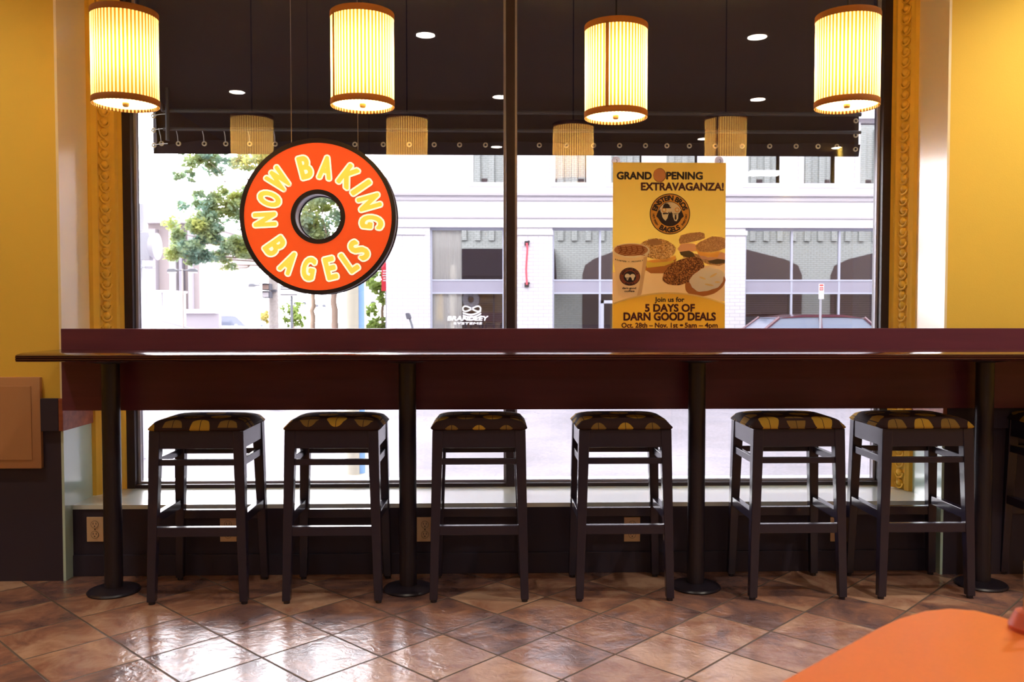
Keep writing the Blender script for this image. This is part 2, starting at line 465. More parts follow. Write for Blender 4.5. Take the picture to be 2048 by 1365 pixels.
# ------------------------------------------------------------------ mesh building
class MB:
    """Collects shapes in world coordinates and links them as one mesh object."""

    def __init__(self):
        self.bm = bmesh.new()

    def poly(self, pts):
        vs_ = [self.bm.verts.new(p) for p in pts]
        try:
            return self.bm.faces.new(vs_)
        except ValueError:
            return None

    def box(self, x0, x1, y0, y1, z0, z1, bevel=0.0):
        b = bmesh.new()
        bmesh.ops.create_cube(b, size=1.0)
        for v in b.verts:
            v.co = Vector((x0 + (v.co.x + 0.5) * (x1 - x0), y0 + (v.co.y + 0.5) * (y1 - y0), z0 + (v.co.z + 0.5) * (z1 - z0)))
        if bevel > 0:
            bmesh.ops.bevel(b, geom=list(b.edges), offset=bevel, segments=2, profile=0.6, affect='EDGES')
        self.join(b)
        return self

    def hexa(self, c):
        """Eight corners: bottom four then top four, same order."""
        v = [self.bm.verts.new(p) for p in c]
        for f in ((3, 2, 1, 0), (4, 5, 6, 7), (0, 1, 5, 4), (1, 2, 6, 5), (2, 3, 7, 6), (3, 0, 4, 7)):
            self.bm.faces.new([v[i] for i in f])
        return self

    def join(self, b, mtx=None):
        if mtx is not None:
            bmesh.ops.transform(b, matrix=mtx, verts=list(b.verts))
        me = bpy.data.meshes.new('tmp')
        b.to_mesh(me); b.free()
        self.bm.from_mesh(me)
        bpy.data.meshes.remove(me)

    def tube(self, pts, r, seg=10, caps=True, r1=None):
        pts = [Vector(p) for p in pts]
        rings = []
        k = len(pts)
        up = None
        for i, p in enumerate(pts):
            d = (pts[min(i + 1, k - 1)] - pts[max(i - 1, 0)]).normalized()
            if up is None:
                up = d.orthogonal().normalized()
            a = (up - d * up.dot(d)).normalized()
            up = a
            b = d.cross(a)
            rr = r if r1 is None else r + (r1 - r) * i / (k - 1)
            rings.append([self.bm.verts.new(p + (a * math.cos(t) + b * math.sin(t)) * rr)
                          for t in [2 * PI * j / seg for j in range(seg)]])
        for i in range(k - 1):
            for j in range(seg):
                self.bm.faces.new((rings[i][j], rings[i][(j + 1) % seg], rings[i + 1][(j + 1) % seg], rings[i + 1][j]))
        if caps:
            self.bm.faces.new(list(reversed(rings[0])))
            self.bm.faces.new(rings[-1])
        return self

    def lathe(self, c, prof, seg=48, axis='Z', closed=False):
        """prof: (radius, height) pairs about c; axis Z or Y."""
        c = Vector(c)
        rings = []
        for r, h in prof:
            ring = []
            if r < 1e-6:
                p = Vector((0, 0, h)) if axis == 'Z' else Vector((0, h, 0))
                ring = [self.bm.verts.new(c + p)]
            else:
                for j in range(seg):
                    t = 2 * PI * j / seg
                    p = Vector((r * math.cos(t), r * math.sin(t), h)) if axis == 'Z' else Vector((r * math.cos(t), h, -r * math.sin(t)))
                    ring.append(self.bm.verts.new(c + p))
            rings.append(ring)
        pairs = list(zip(rings, rings[1:]))
        if closed:
            pairs.append((rings[-1], rings[0]))
        for a, b in pairs:
            for j in range(seg):
                q = (a[j % len(a)], a[(j + 1) % len(a)], b[(j + 1) % len(b)], b[j % len(b)])
                u = []
                for v in q:
                    if v not in u:
                        u.append(v)
                if len(u) > 2:
                    self.bm.faces.new(u)
        return self

    def prism(self, outline, y0, y1):
        """outline: (x, z) points; extruded from Y = y0 to y1."""
        f = [self.bm.verts.new((x, y0, z)) for x, z in outline]
        b = [self.bm.verts.new((x, y1, z)) for x, z in outline]
        self.bm.faces.new(f)
        self.bm.faces.new(list(reversed(b)))
        k = len(f)
        for i in range(k):
            self.bm.faces.new((f[(i + 1) % k], f[i], b[i], b[(i + 1) % k]))
        return self

    def build(self, name, m, parent=None, smooth=False, origin=None, bevel=0.0):
        bmesh.ops.recalc_face_normals(self.bm, faces=list(self.bm.faces))
        if parent is not None:
            o = Vector((0, 0, 0))
            q = parent
            while q is not None:
                o += q.location
                q = q.parent
        elif origin is not None:
            o = Vector(origin)
        else:
            co = [v.co for v in self.bm.verts]
            o = Vector(((min(c.x for c in co) + max(c.x for c in co)) / 2, (min(c.y for c in co) + max(c.y for c in co)) / 2, min(c.z for c in co)))
        for v in self.bm.verts:
            v.co -= o
        me = bpy.data.meshes.new(name)
        self.bm.to_mesh(me); self.bm.free()
        me.materials.append(m)
        if smooth:
            me.polygons.foreach_set('use_smooth', [True] * len(me.polygons))
            try:
                me.set_sharp_from_angle(angle=math.radians(38))
            except Exception:
                pass
        ob = bpy.data.objects.new(name, me)
        COL.objects.link(ob)
        if parent is not None:
            ob.parent = parent
        else:
            ob.location = o
        if bevel > 0:
            bv = ob.modifiers.new('edge', 'BEVEL')
            bv.width = bevel; bv.segments = 2; bv.limit_method = 'ANGLE'
        return ob


def tag(o, label=None, cat=None, group=None, kind=None):
    if label: o['label'] = label
    if cat: o['category'] = cat
    if group: o['group'] = group
    if kind: o['kind'] = kind
    return o


def thing(name, loc, label, cat, group=None):
    o = bpy.data.objects.new(name, None)
    o.empty_display_size = 0.1
    COL.objects.link(o)
    o.location = loc
    return tag(o, label, cat, group)


def structure(o):
    o['kind'] = 'structure'
    return o


def copy_tree(o, parent=None):
    c = o.copy()
    COL.objects.link(c)
    c.parent = parent
    for ch in list(o.children):
        copy_tree(ch, c)
    return c


_glyphs = {}


def glyph(s):
    """Flat mesh of a text in the built-in font: (vertices in 2D scaled to unit cap height, faces, width)."""
    if s in _glyphs:
        return _glyphs[s]
    cu = bpy.data.curves.new('t', 'FONT')
    cu.body = s
    cu.resolution_u = 4
    ob = bpy.data.objects.new('t', cu)
    COL.objects.link(ob)
    bpy.context.view_layer.update()
    me = bpy.data.meshes.new_from_object(ob.evaluated_get(bpy.context.evaluated_depsgraph_get()))
    vs_ = [(v.co.x, v.co.y) for v in me.vertices]
    fs = [tuple(p.vertices) for p in me.polygons]
    bpy.data.objects.remove(ob); bpy.data.curves.remove(cu); bpy.data.meshes.remove(me)
    x0 = min(v[0] for v in vs_); x1 = max(v[0] for v in vs_)
    _glyphs[s] = ([(x - x0, y) for x, y in vs_], fs, x1 - x0)
    return _glyphs[s]


CAP = None
GLY = 2e-5


def cap_height():
    global CAP
    if CAP is None:
        CAP = max(v[1] for v in glyph('H')[0])
    return CAP


def add_glyph(mb, s, place, h, w=None, bold=0.0, steps=10):
    """place(u, v) -> world point; u from 0 to width and v from 0 to h. bold thickens the strokes by that much."""
    vs_, fs, gw = glyph(s)
    k = h / cap_height()
    kx = k if w is None else w / gw
    offs = [(0, 0)] if bold <= 0 else [(bold * math.cos(2 * PI * i / steps), bold * math.sin(2 * PI * i / steps)) for i in range(steps)] + [(0, 0)]
    for i, (ox, oy) in enumerate(offs):
        ly = Vector((0, -i * GLY, 0))          # each pass a hair in front of the last
        vv = [mb.bm.verts.new(Vector(place(x * kx + ox, y * k + oy)) + ly) for x, y in vs_]
        for f in fs:
            try:
                mb.bm.faces.new([vv[i] for i in f])
            except ValueError:
                pass
    return gw * kx


# ------------------------------------------------------------------ room shell
Y_PIER, Y_KNEE, Y_FRAME, Y_GLASS, Y_OUT = 4.02, 4.10, 4.47, 4.535, 4.75
XL = at(115, 500, Y_PIER).x            # left and right corners of the window bay
XR = at(1896, 500, Y_PIER).x
FXL = at(238, 500, Y_FRAME).x          # outer edges of the black frame
FXR = at(1788, 500, Y_FRAME).x
RX0, RX1, RY0, RZ = -3.4, 4.6, -6.5, 3.4
Z_SILL = at(1024, 1006, Y_KNEE).z
Z_TOP = 3.15
Z_RAIL0, Z_RAIL1 = at(122, 862, Y_PIER).z, at(100, 797, Y_PIER).z

structure(MB().box(RX0 - .1, RX1 + .1, RY0 - .1, Y_OUT, -0.12, 0.0).build('floor', M_['floor']))
structure(MB().box(RX0 - .1, RX1 + .1, RY0 - .1, Y_OUT, RZ, RZ + .12).build('ceiling', M_['ceiling']))
structure(MB().box(RX0 - .1, RX1 + .1, RY0 - .1, RY0, 0, RZ).build('wall_back', M_['roomwall']))
structure(MB().box(RX0 - .1, RX0, RY0, Y_PIER, 0, RZ).build('wall_left', M_['yellow']))
structure(MB().box(RX1, RX1 + .1, RY0, Y_PIER, 0, RZ).build('wall_right', M_['yellow']))
# piers beside the window: painted above, dark panelling below the rail
w = MB()
w.box(RX0 - .1, XL, Y_PIER, Y_OUT, Z_RAIL1, RZ)
wl_ = structure(w.build('wall_front_left', M_['yellow']))
wr_ = structure(MB().box(XR, RX1 + .1, Y_PIER, Y_OUT, Z_RAIL1, RZ).build('wall_front_right', M_['yellow']))
structure(MB().box(RX0 - .1, XL, Y_PIER, Y_OUT, 0, Z_RAIL1).build('wall_front_left_wainscot', M_['wain']))
structure(MB().box(XR, RX1 + .1, Y_PIER, Y_OUT, 0, Z_RAIL1).build('wall_front_right_wainscot', M_['wain']))
structure(MB().box(XL, XR, Y_PIER, Y_OUT, Z_TOP, RZ).build('wall_front_header', M_['yellow']))
structure(MB().box(XL, XR, Y_KNEE, Y_OUT, 0, Z_SILL - .02).build('wall_front_knee', M_['wain']))
structure(MB().box(XL, XR, Y_KNEE - .006, Y_OUT, Z_SILL - .02, Z_SILL).build('trim_1', M_['sill']))     # window sill
# linings of the bay: cream above the rail, mint below
Y_TRIM = at(205, 500, 4.33).y
for side, x, s in (('left', XL, 1), ('right', XR, -1)):
    a, b = sorted((x, x + s * .012))
    structure(MB().box(a, b, Y_PIER, Y_FRAME + .06, Z_RAIL1, Z_TOP).build('wall_reveal_%s' % side, M_['cream']))
    structure(MB().box(a, b, Y_PIER, Y_FRAME + .06, Z_SILL, Z_RAIL0).build('wall_reveal_%s_lower' % side, M_['mint']))
    structure(MB().box(a, b, Y_PIER, Y_KNEE - .006, 0.0, Z_SILL).build('wall_reveal_%s_foot' % side, M_['mint']))
    # reddish rail inside the bay and its return on the pier
    a, b = sorted((x, x + s * .02))
    rail = MB().box(a, b, Y_PIER - .02, Y_FRAME - .1, Z_RAIL0, Z_RAIL1, .003)
    structure(rail.build('trim_2' if side == 'left' else 'trim_3', M_['rail']))
rl = MB().box(at(80, 830, Y_PIER).x, XL + .0, Y_PIER - .022, Y_PIER, Z_RAIL0, Z_RAIL1, .003)
structure(rl.build('trim_4', M_['wain']))  # rail wood too; its shade on the pier is put into the colour
rl = MB().box(XR, RX1, Y_PIER - .022, Y_PIER, Z_RAIL0, Z_RAIL1, .003)
structure(rl.build('trim_5', M_['wain']))
structure(MB().box(XL + .012, XR - .012, Y_KNEE - .014, Y_KNEE, 0, .10, .003).build('baseboard_front', M_['wain']))


# egg-and-dart casing between the lining and the black frame
def casing(name, xw, xf, s):
    """xw: lining plane, xf: outer edge of the frame; the strip leans from the lining towards the glass."""
    mb = MB()
    y0, y1 = 4.30, Y_FRAME + .005
    prof = [(0.0, .0), (.06, .014), (.12, .016), (.20, .020), (.26, .012), (.30, .006), (.62, .006), (.66, .012), (.72, .022), (.80, .018), (.86, .012), (1.0, .012)]
    A, B = Vector((xw + s * .012, y0, 0)), Vector((xf + s * .012, y1, 0))
    d = B - A
    nrm = Vector((s * d.y, -s * d.x, 0)).normalized()
    if nrm.x * s < 0:
        nrm = -nrm
    z0, z1 = Z_SILL + .001, Z_TOP
    pts = [A + d * t + nrm * h for t, h in prof]
    for p, q in zip(pts, pts[1:]):
        mb.poly([(p.x, p.y, z0), (q.x, q.y, z0), (q.x, q.y, z1), (p.x, p.y, z1)])
    # the row of eggs with darts between
    pitch = .0535
    c = A + d * .46 + nrm * .006
    t_ax = d.normalized()
    zz = z0 + pitch * .6
    while zz < z1 - pitch * .5:
        b = bmesh.new()
        bmesh.ops.create_uvsphere(b, u_segments=10, v_segments=6, radius=1.0)
        mtx = Matrix.Translation((c.x, c.y, zz)) @ Matrix(((t_ax.x * .021, nrm.x * .018, 0, 0), (t_ax.y * .021, nrm.y * .018, 0, 0), (0, 0, .019, 0), (0, 0, 0, 1)))
        mb.join(b, mtx)
        # curved lip under each egg
        arc = []
        for k in range(7):
            th = PI + PI * k / 6
            arc.append(c + t_ax * (.029 * math.cos(th)) + nrm * .006 + Vector((0, 0, zz + .026 * math.sin(th) - .001)))
        mb.tube(arc, .0065, 6)
        mb.tube([c + t_ax * .0 + nrm * .004 + Vector((0, 0, zz + pitch * .5 + .010)), c + nrm * .009 + Vector((0, 0, zz + pitch * .5 - .012))], .004, 6, r1=.001)
        zz += pitch
    return structure(mb.build(name, M_['gold'], smooth=True))


casing('trim_6', XL, FXL, 1)
casing('trim_7', XR, FXR, -1)

# ------------------------------------------------------------------ shop window
fw = .064
zf0 = Z_SILL
zb1 = at(700, 957, Y_GLASS).z            # where the glass begins above the bottom rail
win = MB()
win.box(FXL, FXL + fw, Y_FRAME, Y_FRAME + .11, zf0, Z_TOP, .002)
win.box(FXR - fw, FXR, Y_FRAME, Y_FRAME + .11, zf0, Z_TOP, .002)
win.box(FXL + .001, FXR - .001, Y_FRAME + .003, Y_FRAME + .107, zf0, zb1 - .018, .002)
win.box(FXL + .001, FXR - .001, Y_FRAME + .003, Y_FRAME + .107, Z_TOP - .08, Z_TOP, .002)
mx0, mx1 = at(1012, 480, Y_FRAME).x, at(1030, 480, Y_FRAME).x
win.box(mx0, mx1, Y_FRAME, Y_FRAME + .11, zf0, Z_TOP, .002)
window = structure(win.build('window_1', M_['frame']))
bead = MB()
for a, b in ((FXL + fw, mx0), (mx1, FXR - fw)):
    bead.box(a, a + .012, Y_GLASS - .022, Y_GLASS - .004, zb1 - .018, Z_TOP - .08)
    bead.box(b - .012, b, Y_GLASS - .022, Y_GLASS - .004, zb1 - .018, Z_TOP - .08)
    bead.box(a + .001, b - .001, Y_GLASS - .0215, Y_GLASS - .004, zb1 - .018, zb1 - .008)
    bead.box(a + .001, b - .001, Y_GLASS - .0215, Y_GLASS - .004, Z_TOP - .09, Z_TOP - .08)
bead.build('glazing_bead', M_['silver'], window)
for a, b in ((FXL + fw, mx0), (mx1, FXR - fw)):
    MB().box(a - .01, b + .01, Y_GLASS, Y_GLASS + .006, zb1 - .03, Z_TOP - .07).build('pane', M_['glass'], window)

# ------------------------------------------------------------------ bar counter
Y_CF, Y_CB = 3.58, 3.955
Z_CT = at(700, 706.5, Y_CF).z
CXL = at(30, 712, Y_CF).x
CXR = 3.6
bar = thing('bar_counter', (0.4, 3.78, 0), 'long dark cherry bar counter with red-brown back board along the window', 'counter')
ct = MB()
ct.box(CXL, CXR, Y_CF + .066, Y_CB, Z_CT - .036, Z_CT, .0)
# rounded, fluted front edge
prof = [(.066, 0.0), (.056, -.0004), (.046, -.0012), (.036, -.0023), (.026, -.0037), (.016, -.0054), (.009, -.0069), (.003, -.0088), (0, -.0105), (.004, -.012), (0, -.014), (0, -.019), (.004, -.021), (0, -.023), (0, -.028), (.004, -.030), (.001, -.033), (.014, -.036), (.066, -.036)]
va = [(CXL, Y_CF + p, Z_CT + q) for p, q in prof]
vb = [(CXR, Y_CF + p, Z_CT + q) for p, q in prof]
for i in range(len(prof) - 1):
    ct.poly([va[i], va[i + 1], vb[i + 1], vb[i]])
ct.poly(va)
ct.poly(vb)
ct.build('countertop', M_['counter'], bar, smooth=True)
PXL = at(122, 700, Y_CB).x
PZ0, PZ1 = at(122, 822, Y_CB).z, at(122, 658, Y_CB).z
MB().box(PXL, CXR, Y_CB + .0005, Y_CB + .035, PZ0, PZ1, .0015).build('back_board', M_['cherry'], bar)
for px in (228, 816.5, 1391, 1962):
    p = at(px, 1178, 3.86)
    x, y = p.x, 3.86
    ped = MB().tube([(x, y, .014), (x, y, Z_CT - .05)], .0385, 28, caps=True).build('pedestal', M_['blackmetal'], bar, smooth=True)
    MB().lathe((x, y, 0), [(0, 0), (.108, 0), (.112, .006), (.106, .013), (.045, .024), (.0, .026)], 56).build('floor_plate', M_['blackmetal'], ped, smooth=True)
    MB().lathe((x, y, Z_CT - .0365), [(0, 0), (.105, 0), (.108, -.006), (.10, -.012), (.042, -.022), (0, -.024)], 48).build('top_plate', M_['blackmetal'], ped, smooth=True)


# ------------------------------------------------------------------ bar stools
def rounded_cushion(w, d, z0, h):
    b = MB()
    nx, ny = 22, 20
    grid = {}
    for i in range(nx + 1):
        for j in range(ny + 1):
            u, v = i / nx * 2 - 1, j / ny * 2 - 1
            e = max(abs(u), abs(v))
            k = (1 - abs(u) ** 5) * (1 - abs(v) ** 5)
            z = z0 + .012 + (h - .012) * max(0, k) ** .42
            # rounded plan corners
            cu, cv = u, v
            r = .12
            if abs(u) > 1 - r and abs(v) > 1 - r:
                du, dv = (abs(u) - 1 + r) / r, (abs(v) - 1 + r) / r
                L = math.hypot(du, dv)
                mx_ = max(du, dv)
                if L > 0:
                    sc_ = mx_ / L
                    cu = math.copysign(1 - r + du * sc_ * r, u)
                    cv = math.copysign(1 - r + dv * sc_ * r, v)
            grid[i, j] = b.bm.verts.new((cu * w / 2, cv * d / 2, z))
    for i in range(nx):
        for j in range(ny):
            b.bm.faces.new((grid[i, j], grid[i + 1, j], grid[i + 1, j + 1], grid[i, j + 1]))
    ring = [grid[i, 0] for i in range(nx)] + [grid[nx, j] for j in range(ny)] + [grid[i, ny] for i in range(nx, 0, -1)] + [grid[0, j] for j in range(ny, 0, -1)]
    low = [b.bm.verts.new((v.co.x, v.co.y, z0)) for v in ring]
    k = len(ring)
    for i in range(k):
        b.bm.faces.new((ring[(i + 1) % k], ring[i], low[i], low[(i + 1) % k]))
    b.bm.faces.new(low)
    return b


SW, SD, SH = .397, .345, .742      # frame width and depth under the cushion, underside of the cushion
SPLAY = .014


def make_stool():
    root = thing('bar_stool', (0, 0, 0), 'x', 'stool', 'bar stools under the counter')
    c = rounded_cushion(SW + .008, SD + .008, SH, .048)
    seat = c.build('seat_cushion', M_['fabric'], root, smooth=True)
    pipe = MB()
    pw, pd = SW / 2 + .004, SD / 2 + .004
    pts = []
    for sx, sy, a0 in ((1, -1, -PI / 2), (1, 1, 0), (-1, 1, PI / 2), (-1, -1, PI)):
        for k in range(4):
            a = a0 + PI / 2 * k / 3
            pts.append((sx * (pw - .022) + .022 * math.cos(a), sy * (pd - .022) + .022 * math.sin(a), SH + .006))
    pts.append(pts[0])
    pipe.tube(pts, .0045, 8, caps=False).build('piping', M_['fabric'], seat, smooth=True)
    lt, lb = .046, .034
    for sx in (-1, 1):
        for sy in (-1, 1):
            xt, yt = sx * SW / 2, sy * SD / 2
            xb, yb = sx * (SW / 2 + SPLAY), sy * (SD / 2 + SPLAY)
            lm = MB()
            q = lambda x, y, t, z: [(x, y, z), (x - sx * t, y, z), (x - sx * t, y - sy * t, z), (x, y - sy * t, z)]
            b4 = q(xb, yb, lb, 0.012); t4 = q(xt, yt, lt, SH)
            if sx * sy > 0:
                b4.reverse(); t4.reverse()
            lm.hexa(b4 + t4)
            leg = lm.build('leg', M_['stoolwood'], root, bevel=.003)
            g = MB().lathe((xb - sx * lb / 2, yb - sy * lb / 2, 0), [(0, 0), (.013, 0), (.0145, .012), (0, .0125)], 16)
            g.build('foot_glide', M_['blackmetal'], leg)

    def half(z):       # outer half sizes of the leg frame at height z
        k = 1 - z / SH
        return SW / 2 + SPLAY * k, SD / 2 + SPLAY * k
    ap = MB()
    hx, hy = SW / 2, SD / 2
    for s in (-1, 1):
        a, b = sorted((s * (hy - .003), s * (hy - .025)))
        ap.box(-hx + .03, hx - .03, a, b, SH - .078, SH)
        a, b = sorted((s * (hx - .003), s * (hx - .025)))
        ap.box(a, b, -hy + .03, hy - .03, SH - .078, SH)
    ap.build('seat_apron', M_['stoolwood'], root, bevel=.002)
    for s in (-1, 1):                     # slim rails halfway down: front, back and sides
        zx, zy = .605, .600
        hx, hy = half(zx)
        a, b = sorted((s * (hy - .008), s * (hy - .026)))
        MB().box(-hx + .02, hx - .02, a, b, zx - .013, zx + .013).build('upper_rail', M_['stoolwood'], root, bevel=.002)
        a, b = sorted((s * (hx - .008), s * (hx - .026)))
        MB().box(a, b, -hy + .02, hy - .02, zy - .013, zy + .019).build('upper_rail', M_['stoolwood'], root, bevel=.002)
    for s in (-1, 1):                     # footrests: low at front and back, higher at the sides
        zf, zs = .312, .362
        hx, hy = half(zf)
        a, b = sorted((s * (hy - .004), s * (hy - .032)))
        MB().box(-hx + .02, hx - .02, a, b, zf - .022, zf + .018).build('footrest', M_['stoolwood'], root, bevel=.002)
        hx, hy = half(zs)
        a, b = sorted((s * (hx - .004), s * (hx - .032)))
        MB().box(a, b, -hy + .02, hy - .02, zs - .020, zs + .020).build('footrest', M_['stoolwood'], root, bevel=.002)
    return root


stool0 = make_stool()
Y_ST = 3.685 + SD / 2
stools = [(391.5, (0.35, .1, 0), 'black bar stool with leaf-pattern seat at the left end of the row'),
          (662.5, (0.85, .62, 0), 'second bar stool from the left, below the hanging round sign'),
          (958, (0.5, .35, 0), 'third bar stool from the left, just right of a pedestal column'),
          (1251, (0.5, .3, 0), 'fourth bar stool from the left, straight below the poster'),
          (1599, (0.1, .8, 0), 'fifth bar stool from the left, just right of the third pedestal'),
          (1857, (0.7, .15, 0), 'sixth bar stool from the left, touching close to the fifth'),
          (2194, (0.3, .5, 0), 'bar stool cut off by the right edge of the photo')]
for i, (px, sh, lab) in enumerate(stools):
    s = stool0 if i == 0 else copy_tree(stool0)
    s.location = (at(px, 850, 3.685).x, Y_ST, 0)
    s['label'] = lab
    for ch in s.children:
        if ch.name.startswith('seat_cushion'):
            ch['cloth_shift'] = sh
            for g in ch.children:
                g['cloth_shift'] = sh


# ------------------------------------------------------------------ wall outlets and the tan panel
def make_outlet():
    root = thing('wall_outlet', (0, 0, 0), 'x', 'outlet', 'outlets on the low wall')
    MB().box(-.0385, .0385, -.006, 0, -.0585, .0585, .002).build('cover_plate', M_['plate'], root)
    for dz in (.024, -.024):
        so = MB()
        so.lathe((0, -.006, dz), [(0, -.003), (.0165, -.003), (.018, 0)], 28, axis='Y')
        sk = so.build('socket', M_['plate'], root, smooth=True)
        sl = MB()
        sl.box(-.008, -.0055, -.0097, -.0088, dz - .001, dz + .009)
        sl.box(.0055, .008, -.0097, -.0088, dz - .001, dz + .009)
        sl.lathe((0, -.0092, dz - .008), [(0, -.0005), (.003, -.0005), (.003, 0)], 12, axis='Y')
        sl.lathe((0, -.0085, dz), [(.0165, -.0008), (.0178, -.0008), (.0178, 0), (.0165, 0)], 28, axis='Y', closed=True)
        sl.build('slots', M_['slot'], sk)
    MB().lathe((0, -.006, 0), [(0, -.0015), (.003, -.001), (.0035, 0)], 12, axis='Y').build('screw', M_['slot'], root)
    return root


out0 = make_outlet()
outs = [(191, 'ivory wall outlet on the low wall beside the left pedestal column'),
        (457, 'ivory wall outlet behind the footrest of the leftmost stool'),
        (850, 'ivory wall outlet between the second pedestal and the third stool'),
        (1264, 'ivory wall outlet behind the footrest of the fourth stool'),
        (1676, 'ivory wall outlet mostly hidden behind the leg of the fifth stool')]
for i, (px, lab) in enumerate(outs):
    o = out0 if i == 0 else copy_tree(out0)
    p = at(px, 1059, Y_KNEE)
    o.location = (p.x, Y_KNEE, p.z)
    o['label'] = lab

ya = Y_PIER - .024
a, b = at(0, 755, ya), at(83, 938, ya)
ax0, ax1, az0, az1 = a.x - .22, b.x, b.z, a.z
acc = thing('access_panel', ((ax0 + ax1) / 2, ya, az0), 'tan access panel on the left pier beside the counter end', 'panel')
MB().box(ax0, ax1, ya, Y_PIER - .0005, az0, az1, .006).build('panel_frame', M_['tan'], acc, smooth=True)
i_ = .04
dm = MB().box(ax0 + i_, ax1 - i_, ya - .004, ya + .002, az0 + i_, az1 - i_, .002)
dm.build('panel_door', M_['tan'], acc)

# ------------------------------------------------------------------ foreground table
ZT = .745
tb = thing('dining_table', (1.55, .72, 0), 'orange laminate dining table in the near right corner', 'table')
pc = [on_floor(1500, 1400, ZT), on_floor(1760, 1256, ZT), on_floor(1800, 1238, ZT), on_floor(1850, 1223, ZT), on_floor(1900, 1218, ZT), on_floor(1950, 1222, ZT), on_floor(2000, 1234, ZT), on_floor(2060, 1254, ZT)]
d1 = (pc[0] - pc[1]).normalized()
d2 = (pc[-1] - pc[-2]).normalized()
outl = [pc[1] + d1 * .85] + pc[1:] + [pc[-1] + d2 * .55]
far = outl[-1] + d1 * .95
outl.append(far)
tt = MB()
tt.bm.faces.new([tt.bm.verts.new((p.x, p.y, ZT)) for p in outl])
tt.build('tabletop', M_['orange_table'], tb)
te = MB()
for k, (p, q) in enumerate(zip(outl, outl[1:] + outl[:1])):
    te.poly([(p.x, p.y, ZT), (q.x, q.y, ZT), (q.x, q.y, ZT - .03), (p.x, p.y, ZT - .03)])
te.poly([(p.x, p.y, ZT - .03) for p in outl])
te.build('table_edge', M_['table_edge'], tb)
tcx = sum(p.x for p in outl) / len(outl) + .05
tcy = sum(p.y for p in outl) / len(outl) - .05
MB().tube([(tcx, tcy, .012), (tcx, tcy, ZT - .03)], .038, 20).build('table_column', M_['blackmetal'], tb, smooth=True)
MB().lathe((tcx, tcy, 0), [(0, 0), (.24, 0), (.24, .008), (.06, .02), (0, .022)], 48).build('table_base', M_['blackmetal'], tb, smooth=True)
hp = on_floor(2046, 1262, ZT)
hold = thing('card_holder', (hp.x, hp.y, ZT), 'slim chrome card holder with red foot on the orange table', 'card holder')
MB().lathe((hp.x + .012, hp.y, ZT), [(0, 0), (.030, 0), (.032, .008), (.022, .030), (.006, .036), (0, .036)], 32).build('foot', M_['redplastic'], hold, smooth=True)
rod = MB()
zt = at(2044, 1125, hp.y).z
rod.tube([(hp.x + .004, hp.y, ZT + .03), (hp.x + .004, hp.y, zt)], .0045, 12)
rod.tube([(hp.x + .004, hp.y, zt), (hp.x + .05, hp.y + .01, zt)], .0045, 12)
rod.build('rod', M_['chrome'], hold, smooth=True)

# ------------------------------------------------------------------ pendant lamps
Y_PD = 3.60


def make_pendant():
    root = thing('pendant_lamp', (0, 0, 0), 'x', 'pendant lamp', 'pleated pendant lamps above the counter')
    R, H = .126, .378
    sh = MB()
    npl = 54
    rings = []
    for h in (0, H):
        ring = []
        for i in range(npl * 4):
            t = 2 * PI * i / (npl * 4)
            ring.append(sh.bm.verts.new(((R + .0022 * math.sin(npl * t)) * math.cos(t), (R + .0022 * math.sin(npl * t)) * math.sin(t), h)))
        rings.append(ring)
    k = len(rings[0])
    for i in range(k):
        sh.bm.faces.new((rings[0][i], rings[0][(i + 1) % k], rings[1][(i + 1) % k], rings[1][i]))
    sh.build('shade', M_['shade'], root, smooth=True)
    for h in (0.0, H - .026):
        MB().lathe((0, 0, h), [(R + .0035, 0), (R + .0045, .002), (R + .0045, .024), (R + .0035, .026)], 96).build('trim_band', M_['band'], root, smooth=True)
    MB().lathe((0, 0, .012), [(0, 0), (R - .004, 0)], 64).build('diffuser', M_['diffuser'], root)
    MB().lathe((0, 0, .0), [(0, -.004), (.010, -.003), (.013, .003), (.013, .012), (0, .012)], 24).build('finial', M_['brass'], root, smooth=True)
    sm = MB()
    for i in range(4):
        t0 = math.radians(-125 + i * 1.6); t1 = math.radians(-125 + (i + 1) * 1.6)
        r = R + .0035
        sm.poly([(r * math.cos(t0), r * math.sin(t0), .02), (r * math.cos(t1), r * math.sin(t1), .02), (r * math.cos(t1), r * math.sin(t1), H - .02), (r * math.cos(t0), r * math.sin(t0), H - .02)])
    sm.build('seam', M_['band'], root)
    wires = MB()
    for k in range(3):
        t = 2 * PI * k / 3
        wires.tube([(R * math.cos(t), R * math.sin(t), H - .015), (0, 0, H - .015)], .002, 6)
    wires.tube([(0, 0, .22), (0, 0, H)], .004, 8)
    wires.build('spider', M_['brass'], root)
    return root


